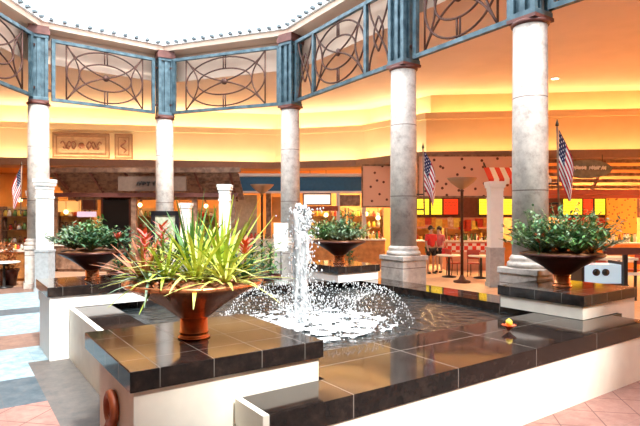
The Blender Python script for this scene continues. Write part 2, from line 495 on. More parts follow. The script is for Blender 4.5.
# ------------------------------------------------------------------ ornamental railings between the piers
def ell(cx, cz, a, b, n=40):
    return [(cx + a * math.cos(2 * PI * k / n), 0, cz + b * math.sin(2 * PI * k / n)) for k in range(n)]
def ornament(mb, boss, x0, x1, z0, z1, wide=True, r=.025):
    cx, cz, w, h = (x0 + x1) / 2, (z0 + z1) / 2, x1 - x0, z1 - z0
    if wide:
        mb.tube(ell(cx, cz, w * .5 - .01, h * .47), r, 5, True)
        mb.tube(ell(cx, cz, w * .34, h * .25), r, 5, True)
        for s in (-1, 1):
            q = []
            for k in range(17):
                t = k / 16 * 2 - 1
                q.append((cx + s * t * w * .5, 0, cz + h * .5 * (t * .45 + .55 * t ** 3)))
            mb.tube(q, r, 5)
            q = []
            for k in range(13):
                t = k / 12
                q.append((cx + s * (w * .5 - w * .16 * math.sin(t * PI)), 0, z0 + h * t))
            mb.tube(q, r, 5)
            for d in (-.04, .04):
                mb.tube([(cx + d, 0, cz + s * h * .5), (cx + d, 0, cz + s * h * .25)], r * .9, 5)
        mt = Matrix.Rotation(PI / 2, 3, 'X')
        boss.lathe([(.10, -.02), (.085, .02), (.04, .045)], (cx, 0, cz), 14, mt)
        boss.lathe([(.10, -.02), (.085, .02), (.04, .045)], (cx, 0, cz), 14, Matrix.Rotation(-PI / 2, 3, 'X'))
    else:
        for s in (-1, 1):
            q = [(cx + s * w * .42 * math.cos(PI * k / 16), 0, z0 + h * k / 16) for k in range(17)]
            mb.tube(q, r, 5)
            q = [(cx + s * w * .20 * math.sin(PI * k / 12), 0, cz - h * .25 + h * .5 * k / 12) for k in range(13)]
            mb.tube(q, r, 5)
def make_railing(i, j, label, triple):
    a, b = RING[i], RING[j]; d = b - a; L = d.length
    t = thing('ornamental_railing', label, 'railing', (a.x, a.y, 0), math.atan2(d.y, d.x), 'ornamental railings between the piers')
    x0, x1, z0, z1 = .34, L - .34, 5.42, 7.24
    f = MB()
    f.bb(x0, x1, -.05, .05, z0, z0 + .09); f.bb(x0, x1, -.05, .05, z1 - .09, z1)
    ps = [x0 + .05, x1 - .05] + ([1.35, L - 1.35] if triple else [])
    for x in ps: f.bb(x - .05, x + .05, -.045, .045, z0, z1)
    f.build('steel_frame', M_blue, t)
    s = MB(); bo = MB()
    if triple:
        ornament(s, bo, 1.42, L - 1.42, z0 + .09, z1 - .09)
        ornament(s, bo, x0 + .1, 1.30, z0 + .09, z1 - .09, False); ornament(s, bo, L - 1.30, x1 - .1, z0 + .09, z1 - .09, False)
    else:
        e = (x1 - x0) * .13
        for x in (x0 + e, x1 - e): s.tube([(x, 0, z0 + .09), (x, 0, z1 - .09)], .024, 5)
        ornament(s, bo, x0 + e, x1 - e, z0 + .09, z1 - .09)
    s.build('scrollwork', M_brown, t); bo.build('boss', M_brown, t)
    for x, e in ((.22, x0 + .02), (L - .22, x1 - .02)):
        for z in (5.72, 6.94):
            c = MB(); c.bb(min(x, e), max(x, e), -.03, .03, z - .03, z + .03); c.build('bracket', M_brown, t)
    return t
make_railing(2, 3, 'ornamental steel railing cut off by the left edge, beyond the leftmost column', False)
make_railing(1, 2, 'ornamental steel railing above the framed wall reliefs', False)
make_railing(0, 1, 'ornamental steel railing above the near copper bowl, left of the fountain jet', False)
make_railing(9, 0, 'three-bay ornamental railing rising from the jet towards the middle column', True)
make_railing(8, 9, 'ornamental steel railing between the two large right-hand columns', False)
make_railing(7, 8, 'ornamental steel railing at the top right corner, right of the nearest column', True)

# ------------------------------------------------------------------ fountain basin
PZ = (0, 0, 0)
basin = thing('fountain_basin', 'low cream fountain basin with a polished black granite coping', 'fountain', (A0.x, A0.y, 0), YAW)
G = 0.0
# walls stop short of the free-standing pedestal at the near corner
OUT = [(.76, -.42), (6.3, -.42), (6.3, 0.0), (6.55, 0.0), (6.55, 5.86), (.44, 5.86), (.44, 1.45), (1.56, 1.45), (1.56, -.004), (.76, -.004)]
INP = [(1.66, .72), (5.9, .72), (5.9, 5.2), (1.0, 5.2), (1.0, 1.55), (1.66, 1.55)]
ring_between('basin_wall', OUT, INP, 0, .55, M_cream, basin)
e = .012
OUT2 = [(.80, -.42 - e), (6.3 + e, -.42 - e), (6.3 + e, 0.0), (6.55 + e, 0.0), (6.55 + e, 5.86 + e), (.50, 5.86 + e), (.50, 1.45), (1.56, 1.45), (1.56, -.004), (.80, -.004)]
INP2 = [(1.65, .71), (5.91, .71), (5.91, 5.21), (.99, 5.21), (.99, 1.54), (1.65, 1.54)]
ring_between('coping', OUT2, INP, .55, .73, M_coping, basin)
m = MB(); m.bb(.75, .80, -.425, -.004, .55, .732); m.build('coping_end', M_cream, basin)
m = MB(); m.bb(.43, .50, 1.45, 4.77, .55, .735); m.build('coping_border', M_cream, basin)
M_lining = tile_mat('dark_mosaic', (.015, .018, .02), (.05, .06, .065), (.07, .08, .08), .05, .25)
lin = MB(); lin.bb(1.0, 5.9, 1.56, 5.2, .02, .08).bb(1.67, 5.9, .73, 1.56, .02, .08)
lin.build('basin_floor', M_lining, basin)

def water_mat():
    m, nt, b = new_mat('dark_rippled_water')
    b.inputs['Base Color'].default_value = (.015, .022, .026, 1); b.inputs['Roughness'].default_value = .06
    b.inputs['Specular IOR Level'].default_value = .6
    tc = nt.nodes.new('ShaderNodeTexCoord'); nz = nt.nodes.new('ShaderNodeTexNoise'); nz.inputs['Scale'].default_value = 7; nz.inputs['Detail'].default_value = 5
    nt.links.new(tc.outputs['Object'], nz.inputs['Vector'])
    bp = nt.nodes.new('ShaderNodeBump'); bp.inputs['Strength'].default_value = .7; bp.inputs['Distance'].default_value = .06
    nt.links.new(nz.outputs['Fac'], bp.inputs['Height']); nt.links.new(bp.outputs[0], b.inputs['Normal'])
    return m
wm = MB(); wm.prism([(1.67, .73), (5.89, .73), (5.89, 5.19), (1.01, 5.19), (1.01, 1.56), (1.67, 1.56)], .45, .61)
w = wm.build('pool_water', water_mat()); w.location = (A0.x, A0.y, 0); w.rotation_euler = (0, 0, YAW)
tag(w, 'dark rippling water filling the square fountain basin', 'water', kind='stuff')

# pedestals
M_slab = M_granite
pA = thing('planter_pedestal', 'large near cream pedestal with black granite top under the bright copper bowl', 'pedestal', (A0.x, A0.y, 0), YAW)
m = MB(); m.prism([(.03, .03), (1.52, .03), (1.52, 1.40), (.44, 1.40), (.44, 1.0), (.03, 1.0)], 0, .91); m.build('pedestal_base', M_cream, pA)
m = MB(); m.bb(0, 1.55, 0, 1.44, .91, 1.05); m.build('granite_top', M_slab, pA, bevel=.006)
def wp(u, v): return (W(u, v).x, W(u, v).y, 0)
pB = thing('planter_pedestal', 'white pedestal with black top at the far left corner of the pool', 'pedestal', wp(.15, 4.77), YAW)
m = MB(); m.bb(.03, .285, .03, 1.06, 0, .735); m.bb(.03, 1.42, .03, 1.22, .735, .91); m.build('pedestal_base', M_white, pB)
m = MB(); m.bb(0, 1.44, 0, 1.25, .91, 1.05); m.build('granite_top', M_slab, pB, bevel=.006)
pC = thing('planter_pedestal', 'far pedestal with black top at the back corner of the pool, left of a column', 'pedestal', wp(5.29, 4.77), YAW)
m = MB(); m.bb(.03, 1.07, .03, 1.36, .735, .91); m.build('pedestal_base', M_white, pC)
m = MB(); m.bb(0, 1.10, 0, 1.40, .91, 1.05); m.build('granite_top', M_slab, pC, bevel=.006)
pD = thing('planter_pedestal', 'pedestal with black top and pale band at the right corner of the pool', 'pedestal', wp(5.62, .02), YAW)
m = MB(); m.bb(.03, 1.42, .03, 1.26, .735, .91); m.bb(.95, 1.42, .03, 1.26, 0, .735); m.build('pedestal_base', M_cream, pD)
m = MB(); m.bb(0, 1.44, 0, 1.29, .91, 1.05); m.build('granite_top', M_slab, pD, bevel=.006)

# planters
def make_planter(label, px, py, bowl_mat, dark):
    t = thing('planter_bowl', label, 'planter', (px, py, 1.05), 0)
    m = MB(); m.lathe([(.135, 0), (.135, .012), (.124, .018), (.116, .03), (.116, .042), (.122, .046), (.122, .056), (.116, .06), (.114, .19)], n=36); m.build('stem', M_copper, t)
    prof = [(.112, .20), (.145, .225), (.26, .315), (.41, .405), (.555, .475), (.575, .49), (.575, .515), (.555, .52), (.54, .505), (.40, .42), (.2, .30), (.05, .27)]
    prof = [(r_, z_ - .035) for r_, z_ in prof]
    m = MB(); m.lathe(prof, n=56); m.build('bowl', bowl_mat, t)
    m = MB(); n = 24; vs = [(0, 0, .495)]; fs = []
    for k in range(1, 5):
        for a in range(n):
            rr = .53 * k / 4
            vs.append((rr * math.cos(2 * PI * a / n), rr * math.sin(2 * PI * a / n), (.465 if k == 4 else .49) + rnd.uniform(-.012, .015)))
    for a in range(n):
        fs.append((0, 1 + a, 1 + (a + 1) % n))
        for k in range(3): fs.append((1 + k * n + a, 1 + (k + 1) * n + a, 1 + (k + 1) * n + (a + 1) % n, 1 + k * n + (a + 1) % n))
    m.add(vs, fs, True); m.build('mulch', M_soil, t)
    return t
cA = W(.72, .72); cB = W(.15 + .72, 4.77 + .62); cC = W(5.29 + .55, 4.77 + .70); cD = W(5.62 + .66, .02 + .68)
make_planter('wide bright copper bowl on the near granite pedestal', cA.x, cA.y, M_copper, False)
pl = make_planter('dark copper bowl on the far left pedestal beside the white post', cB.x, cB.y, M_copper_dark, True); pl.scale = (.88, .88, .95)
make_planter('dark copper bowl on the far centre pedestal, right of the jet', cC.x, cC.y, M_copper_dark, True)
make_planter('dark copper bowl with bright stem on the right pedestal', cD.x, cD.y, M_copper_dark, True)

# ------------------------------------------------------------------ plants
def leafmat(name, c, c2, rough=.45):
    m = mat(name, c, rough, col2=c2, scale=14)
    b = m.node_tree.nodes['Principled BSDF']
    b.inputs['Subsurface Weight'].default_value = 0.0
    return m
LM = {
    'lime': leafmat('lime_leaf', (.52, .60, .07), (.30, .44, .05)),
    'lime2': leafmat('yellow_leaf', (.78, .74, .20), (.45, .55, .08)),
    'green': leafmat('mid_green_leaf', (.07, .20, .06), (.12, .27, .07)),
    'dark': leafmat('dark_green_leaf', (.025, .10, .045), (.05, .16, .06)),
    'grey': leafmat('silvery_leaf', (.30, .40, .28), (.12, .22, .12)),
    'olive': leafmat('olive_leaf', (.22, .27, .08), (.12, .17, .05)),
    'red': leafmat('red_bract', (.62, .06, .03), (.75, .20, .06)),
    'pinkred': leafmat('coral_bract', (.80, .18, .14), (.70, .10, .06)),
    'rustleaf': leafmat('rust_leaf', (.50, .16, .05), (.30, .10, .04)),
}
def blade(mb, base, az, L, w, rise, droop, n=7, tw=0):
    base = Vector(base); d = Vector((math.cos(az), math.sin(az), 0)); s = Vector((-d.y, d.x, 0)); vs = []; fs = []
    for k in range(n + 1):
        t = k / n
        out = L * (math.cos(rise) * t + .15 * droop * t * t); up = L * (math.sin(rise) * t - droop * t * t)
        ww = w * (math.sin(PI * min(1, (t * .85 + .15))) ** .7) if t < 1 else .002
        c = base + d * out + Vector((0, 0, up))
        vs += [c + s * ww, c - Vector((0, 0, ww * .35)), c - s * ww]
    for k in range(n):
        a = 3 * k
        fs += [(a, a + 1, a + 4, a + 3), (a + 1, a + 2, a + 5, a + 4)]
    mb.add(vs, fs, True)
def rosette(c, n, L, w, material, label, cat, name, group=None, rise=(.5, 1.4), droop=(.1, .5), parent=None, flower=None, spread=.05):
    t = thing(name, label, cat, c, rnd.uniform(0, 6), group)
    m = MB()
    n = int(n * 1.7); w *= .62
    for k in range(n):
        az = k * 2.399; q = k / n
        ri = rise[0] + (rise[1] - rise[0]) * q + rnd.uniform(-.1, .1)
        blade(m, (spread * math.cos(az) * (1 - q), spread * math.sin(az) * (1 - q), 0), az, L * rnd.uniform(.75, 1.1), w * rnd.uniform(.8, 1.2), ri, rnd.uniform(*droop))
    m.build('leaves', material, t)
    if flower:
        fm, fh, fn = flower; m = MB()
        m.tube([(0, 0, 0), (0, 0, fh * .7)], .008, 5)
        for k in range(fn):
            blade(m, (0, 0, fh * (.55 + .4 * k / fn)), k * 2.4, .11, .016, .7, .1, 4)
        m.build('flower_spike', fm, t)
    return t
def bush(c, n, h, r, material, label, name='leafy_plant', group=None, leaf=.075, cat='plant'):
    t = thing(name, label, cat, c, rnd.uniform(0, 6), group)
    st = MB(); m = MB()
    for k in range(n):
        az = rnd.uniform(0, 2 * PI); q = math.sqrt(rnd.random()); tilt = q * 1.15
        L = h * rnd.uniform(.7, 1.1) * (1 - .15 * q) + r * q * .3
        d = Vector((math.cos(az) * math.sin(tilt), math.sin(az) * math.sin(tilt), math.cos(tilt)))
        pts = []
        for i in range(6):
            s = i / 5
            pts.append(d * (L * s) + Vector((0, 0, -.12 * L * q * s * s)))
        st.tube(pts, [.006] * 5 + [.002], 3)
        for i in range(2, 6):
            for b in range(3):
                a2 = rnd.uniform(0, 6.28)
                p = pts[i].lerp(pts[i - 1], rnd.random())
                blade(m, p, a2, leaf * rnd.uniform(.8, 1.5), leaf * .23, rnd.uniform(-.3, 1.0), rnd.uniform(0, .5), 3)
    m.build('leaves', material, t); st.build('stems', LM['olive'], t)
    return t
def P3(c, dx, dy, z=1.05 + .485): return (c.x + dx, c.y + dy, z)
gA = 'plants in the near copper bowl'
rosette(P3(cA, .04, -.08), 30, .70, .026, LM['lime2'], 'yellow-green arching plant in the middle of the near copper bowl', 'plant', 'dracaena', gA, (.15, 1.35), (.15, .55))
rosette(P3(cA, .22, .10), 26, .80, .024, LM['lime'], 'tall upright lime plant in the near bowl, before a white post', 'plant', 'dracaena', gA, (.5, 1.5), (.02, .35))
rosette(P3(cA, -.20, -.14), 24, .52, .022, LM['lime'], 'arching lime plant left of centre in the near copper bowl', 'plant', 'dracaena', gA, (.2, 1.3), (.2, .6))
rosette(P3(cA, .30, -.20), 22, .50, .022, LM['lime2'], 'yellow-green plant arching over the right front of the near copper bowl', 'plant', 'dracaena', gA, (.1, 1.2), (.2, .6))
rosette(P3(cA, -.06, .22), 24, .78, .02, LM['green'], 'green grassy plant at the back of the near copper bowl', 'plant', 'grass_plant', gA, (.6, 1.5), (.02, .3))
rosette(P3(cA, -.40, -.05), 18, .46, .026, LM['rustleaf'], 'rusty red spiky plant leaning out at the left of the near bowl', 'plant', 'bromeliad', gA, (.35, 1.2), (.05, .3), flower=(LM['pinkred'], .42, 16))
rosette(P3(cA, -.33, .20), 18, .45, .02, LM['olive'], 'olive spiky plant with a coral bloom, back left in the near bowl', 'plant', 'bromeliad', gA, (.4, 1.4), (.05, .3), flower=(LM['pinkred'], .48, 18))
rosette(P3(cA, .42, .08), 16, .34, .024, LM['dark'], 'dark green plant with a red bloom at the right rim of the near bowl', 'plant', 'bromeliad', gA, (.1, 1.2), (.05, .4), flower=(LM['red'], .34, 24))
rosette(P3(cA, -.28, -.30), 14, .34, .018, LM['grey'], 'silvery plant drooping over the left front rim of the near bowl', 'plant', 'spider_plant', gA, (.2, 1.2), (.3, .8))
gm_ = MB()
for k in range(420):
    a = rnd.uniform(0, 6.28); rr = .5 * math.sqrt(rnd.uniform(.2, 1))
    blade(gm_, (cA.x + rr * math.cos(a), cA.y + rr * math.sin(a), 1.53), rnd.uniform(0, 6.28), rnd.uniform(.04, .08), .013, rnd.uniform(.2, 1.3), .3, 2)
o = gm_.build('ground_cover', LM['rustleaf'], None, (cA.x, cA.y, 1.53)); tag(o, 'low rust-coloured ground cover around the rim of the near copper bowl', 'ground cover', kind='stuff')

def fill_bowl(c, place, mats, h, n, group, red=None):
    spots = [(0, 0), (.26, .05), (-.27, -.03), (.10, -.27), (-.12, .26), (-.30, .24), (.33, -.20)]
    for i in range(n):
        x, y = spots[i]
        bush(P3(c, x, y), 34, h * (1 if i == 0 else .82), .5, LM[mats[i % len(mats)]],
             {'dark': 'dark green leafy plant ', 'green': 'mid green leafy plant ', 'grey': 'silvery green leafy plant ', 'olive': 'olive green leafy plant '}[mats[i % len(mats)]] + place + (', in the middle', ', at its right side', ', at its left side', ', at its front', ', at its back', ', at its back left', ', at its front right')[i], group=group)
fill_bowl(cB, 'growing in the far left bowl', ['green', 'dark', 'grey', 'dark'], .52, 6, 'plants in the far left bowl')
fill_bowl(cC, 'growing in the far centre bowl', ['dark', 'olive', 'green', 'grey'], .58, 6, 'plants in the far centre bowl')
fill_bowl(cD, 'growing in the right-hand bowl', ['dark', 'green', 'grey', 'green'], .78, 7, 'plants in the right-hand bowl')
rosette(P3(cD, -.38, -.14), 10, .22, .02, LM['dark'], 'small plant with a dark red bloom at the left rim of the right bowl', 'plant', 'bromeliad', None, (.2, 1.2), (.05, .4), flower=(LM['red'], .26, 30))
rosette(P3(cB, .44, -.10), 10, .22, .02, LM['dark'], 'small plant with a coral bloom at the right rim of the far left bowl', 'plant', 'bromeliad', None, (.2, 1.2), (.05, .4), flower=(LM['pinkred'], .24, 26))

# ------------------------------------------------------------------ water jets
wj, nt, b = new_mat('white_water')
b.inputs['Base Color'].default_value = (.90, .94, .97, 1); b.inputs['Roughness'].default_value = .15
b.inputs['Transmission Weight'].default_value = .35; b.inputs['IOR'].default_value = 1.2
M_wjet = wj
wf = mat('water_foam', (.86, .92, .96), .35)
JET = Vector((-.24, 7.1, .61))
def drop(mb, c, r):
    c = Vector(c)
    mb.add([c + Vector(v) * r for v in ((1, 0, 0), (-1, 0, 0), (0, 1, 0), (0, -1, 0), (0, 0, 1.5), (0, 0, -1.5))],
           [(0, 2, 4), (2, 1, 4), (1, 3, 4), (3, 0, 4), (2, 0, 5), (1, 2, 5), (3, 1, 5), (0, 3, 5)], True)
m = MB()
for k in range(22):
    a0 = rnd.uniform(0, 6.28); ph = rnd.uniform(0, 6.28); top = rnd.uniform(1.15, 1.55)
    q = []; rs = []
    r0 = rnd.uniform(.01, .13)
    for i in range(15):
        t = i / 14; z = top * t
        rr = r0 * (.55 + .75 * t) + .015 * math.sin(9 * t + ph)
        q.append((JET.x + rr * math.cos(a0 + t), JET.y + rr * math.sin(a0 + t), JET.z + z)); rs.append(.012 + .016 * abs(math.sin(13 * t + ph)) + .014 * t)
    m.tube(q, rs, 5)
for k in range(1100):
    t = rnd.random() ** .8; a = rnd.uniform(0, 6.28)
    rr = abs(rnd.gauss(.0, .10)) + .02 + (.05 if t < .35 else 0) * rnd.random() * 2
    drop(m, (JET.x + rr * math.cos(a), JET.y + rr * math.sin(a), JET.z + 1.58 * t), rnd.uniform(.006, .017))
for k in range(160):
    a = rnd.uniform(0, 6.28); rr = rnd.random() * .11
    drop(m, (JET.x + rr * math.cos(a), JET.y + rr * math.sin(a), JET.z + rnd.uniform(1.25, 1.6)), rnd.uniform(.015, .034))
o = m.build('fountain_jet', M_wjet, None, tuple(JET)); tag(o, 'tall white frothing water jet rising from the middle of the pool', 'fountain jet')
ctr = Vector((-.02, 7.2, .61))
def arc_pt(a, t):
    r = .30 + 1.02 * t; z = 1.60 * t * (1 - t) * (1 + .3 * t)
    return Vector((ctr.x + r * math.cos(a), ctr.y + r * math.sin(a), ctr.z + z))
m = MB()
for k in range(54):
    a = 2 * PI * k / 54 + rnd.uniform(-.02, .02)
    for i in range(30):
        t = (i + rnd.uniform(-.3, .3)) / 30
        if t < 0.05 or rnd.random() < .15: continue
        drop(m, arc_pt(a, t) + Vector((rnd.uniform(-.02, .02), rnd.uniform(-.02, .02), rnd.uniform(-.015, .015))), rnd.uniform(.005, .0105))
for k in range(700):
    a = rnd.uniform(0, 6.28); rr = rnd.random() ** .6 * 1.25
    drop(m, (ctr.x - .1 + rr * math.cos(a), ctr.y + rr * math.sin(a), ctr.z + abs(rnd.gauss(0, .09))), rnd.uniform(.006, .014))
o = m.build('arching_spray', M_wjet, None, tuple(ctr)); tag(o, 'ring of fine arching water drops falling around the tall jet', 'water spray', kind='stuff')
# churned foam on the water around the jet
m = MB(); cells = []
nA, nR = 72, 22
vs = []; fs = []
def fz(x, y): return noise.noise(Vector((x * 6, y * 6, 2.1))) + .5 * noise.noise(Vector((x * 17, y * 17, 5)))
for i in range(nR + 1):
    for k in range(nA):
        r = 1.2 * i / nR; a = 2 * PI * k / nA; x = r * math.cos(a) * 1.02; y = r * math.sin(a)
        vs.append((JET.x + .12 + x, JET.y + y, .612 + .035 * max(0, fz(x, y) + .25)))
for i in range(nR):
    for k in range(nA):
        x, y = vs[i * nA + k][0] - JET.x, vs[i * nA + k][1] - JET.y
        if fz(x, y) > -.34 + .75 * (i / nR) ** 1.5:
            l = (k + 1) % nA
            fs.append((i * nA + k, (i + 1) * nA + k, (i + 1) * nA + l, i * nA + l))
m.add(vs, fs, True)
o = m.build('foam', wf, None, (JET.x, JET.y, .61)); tag(o, 'white churned foam on the water at the foot of the jet', 'foam', kind='stuff')

# red ornament on the near pedestal's side
t = thing('wall_ornament', 'rust-red ring-shaped metal fitting on the side of the near pedestal', 'ornament', (W(0, .50).x, W(0, .50).y, .40), YAW)
m = MB(); X0 = .0
m.tube([(.0, .10 * math.cos(2 * PI * k / 20), .27 + .10 * math.sin(2 * PI * k / 20)) for k in range(20)], .034, 8, True); m.build('ring', M_rust, t)
m = MB(); m.tube([(.0, .10 * math.cos(2 * PI * k / 20), .06 + .10 * math.sin(2 * PI * k / 20)) for k in range(20)], .030, 8, True)
m.box((.01, 0, .165), (.05, .09, .10)); m.build('lower_ring', M_rust, t)
# made-up petal shape standing in for a red and yellow reflection in the coping
t = thing('coping_reflection', 'red and yellow shape standing in for a reflection in the granite coping, left of the right pedestal', 'flower', (at(509, 6.1).x, 6.1, .73), .4)
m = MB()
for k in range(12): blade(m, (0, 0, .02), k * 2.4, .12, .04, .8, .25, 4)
m.build('reflection_red', LM['red'], t)
m = MB(); m.ico((0, 0, .10), .045, 1, (1, 1, 1.2), .1); m.build('reflection_yellow', mat('yellow_reflection_tint', (.95, .72, .08), .5), t)

# ------------------------------------------------------------------ white posts
def post(px, Z, w, label, top=3.05):
    p = at(px, Z)
    t = thing('square_post', label, 'post', (p.x, p.y, 0), 0, 'square posts with grey bases')
    h = w / 2; s = 1.02
    m = MB(); m.bb(-h * 1.12, h * 1.12, -h * 1.12, h * 1.12, 0, .12); m.bb(-h * s, h * s, -h * s, h * s, .12, 1.08); m.bb(-h * 1.1, h * 1.1, -h * 1.1, h * 1.1, 1.08, 1.14); m.build('base', M_grey, t)
    m = MB(); m.bb(-h * .9, h * .9, -h * .9, h * .9, 1.14, top - .28)
    m.bb(-h * 1.0, h * 1.0, -h * 1.0, h * 1.0, top - .52, top - .46); m.build('shaft', M_white, t)
    m = MB(); m.bb(-h * .98, h * .98, -h * .98, h * .98, top - .28, top - .18); m.bb(-h * 1.15, h * 1.15, -h * 1.15, h * 1.15, top - .18, top - .10); m.bb(-h * 1.25, h * 1.25, -h * 1.25, h * 1.25, top - .10, top)
    m.build('capital', M_white, t, bevel=.01)
post(45, 14.3, .36, 'tall white square post in front of the leftmost column')
post(33.5, 17.8, .30, 'slimmer white post glimpsed to the left of the leftmost column', 2.9)
post(225, 16.8, .36, 'white square post rising behind the lime plants of the near bowl')
post(495, 15.3, .40, 'white square post with a grey base left of the right-hand column')
post(186, 18.5, .34, 'short white post half hidden behind the near bowl plants, left of the other', 2.5)

# ------------------------------------------------------------------ flags beside the columns
def flag_mat():
    m, nt, b = new_mat('flag_cloth'); q = N(nt)
    uv = nt.nodes.new('ShaderNodeUVMap'); uv.uv_map = 'UVMap'; sp = nt.nodes.new('ShaderNodeSeparateXYZ'); nt.links.new(uv.outputs[0], sp.inputs[0])
    x, y = sp.outputs[0], sp.outputs[1]
    st = q.math('LESS_THAN', q.math('FRACT', q.math('MULTIPLY', y, 6.5)), .5)
    c = q.mix(st, (.85, .83, .80), (.48, .01, .03))
    can = q.math('MULTIPLY', q.math('LESS_THAN', x, .28), q.math('GREATER_THAN', y, .46))
    fx = q.math('SUBTRACT', q.math('FRACT', q.math('MULTIPLY', x, 14.0)), .5); fy = q.math('SUBTRACT', q.math('FRACT', q.math('MULTIPLY', y, 10.0)), .5)
    stars = q.math('LESS_THAN', q.math('ADD', q.math('MULTIPLY', fx, fx), q.math('MULTIPLY', fy, fy)), .035)
    cc = q.mix(stars, (.008, .014, .07), (.7, .7, .75))
    nt.links.new(q.mix(can, c, cc), b.inputs['Base Color']); b.inputs['Roughness'].default_value = .8
    return m
M_flag = flag_mat()
def flag(p, z0, z1, side, label):
    t = thing('flag', label, 'flag', (p[0], p[1], z0), 0, 'national flags on the columns')
    H = z1 - z0
    m = MB(); m.tube([(0, 0, 0), (-.03 * side, 0, H)], .016, 8); m.build('pole', M_wood, t)
    m = MB(); m.lathe([(.0, H), (.03, H + .02), (.026, H + .05), (.004, H + .13)], (-.03 * side, 0, 0), 10); m.build('finial', mat('gilt_' + str(round(p[0] * 10)), (.08, .05, .03), .4, .5), t)
    for z in (.12, .45):
        m = MB(); m.beam((0, 0, z), (-.20 * side, .05, z), .03, .03); m.build('bracket', M_black, t)
    nx, ny = 26, 16; vs = []; fs = []; uvs = []
    hoist = .80
    for j in range(ny + 1):
        b = j / ny                       # 0 bottom of the hoist, 1 top
        for i in range(nx + 1):
            a = i / nx
            zt = H - .04 - (1 - b) * hoist
            down = a * (1.02 + .05 * b) - a * .10 * (1 - b)
            out = .19 * math.sin(a * 2.4) * (1 - .35 * (1 - b)) + .07 * a
            fold = .055 * math.sin(7.5 * b + 3.2 * a) * min(1, a * 4)
            vs.append(((out + fold * .55) * side, fold + .035 * math.sin(5 * a), max(.16, zt - down * .78)))
            uvs.append((a, b))
    for j in range(ny):
        for i in range(nx):
            q = j * (nx + 1) + i; fs.append((q, q + 1, q + nx + 2, q + nx + 1))
    m = MB(); m.add(vs, fs, True); o = m.build('cloth', M_flag, t)
    l = o.data.uv_layers.new(name='UVMap')
    for lp in o.data.loops: l.data[lp.index].uv = uvs[lp.vertex_index]
    return t
c1 = RING[8]; c2 = RING[9]; c5 = RING[2]
flag((c1.x + .30 + .14, c1.y - .1), 2.15, 3.55, 1, 'limp striped flag on the nearest right-hand column')
flag((c2.x + .30 + .14, c2.y - .1), 2.08, 3.52, 1, 'limp striped flag on the column right of centre, near two people')
flag((c5.x - .30 - .16, c5.y - .1), 2.10, 3.50, -1, 'limp striped flag on the leftmost column, at the left edge')

# ------------------------------------------------------------------ torchiere lamps
def torchiere(px, Z, top, label):
    p = at(px, Z); t = thing('floor_lamp', label, 'lamp', (p.x, p.y, 0), 0, 'tall torchiere lamps')
    m = MB(); m.lathe([(.26, 0), (.26, .05), (.12, .09), (.07, .18), (.045, .24)], n=20); m.build('base', M_brown, t)
    m = MB(); m.lathe([(.045, .22), (.045, top - .42), (.07, top - .40), (.03, top - .34)], n=14)
    m.build('pole', M_brown, t)
    m = MB(); m.lathe([(.03, top - .36), (.16, top - .28), (.34, top - .14), (.44, top - .03), (.45, top), (.42, top), (.32, top - .11), (.1, top - .24), (.02, top - .26)], n=28); m.build('dish_shade', mat('bronze_dish_' + str(px), (.34, .22, .14), .45, .3), t)
    m = MB(); m.ico((0, 0, top - .17), .07, 2); m.build('bulb', mat('bulb_' + str(px), (1, .9, .7), .5, emit=(1, .75, .4), es=6), t)
torchiere(462, 16.2, 3.22, 'tall bronze torchiere with a wide dish in front of the food counters')
torchiere(262, 20.0, 3.24, 'tall bronze torchiere with a wide dish before the blue awning')

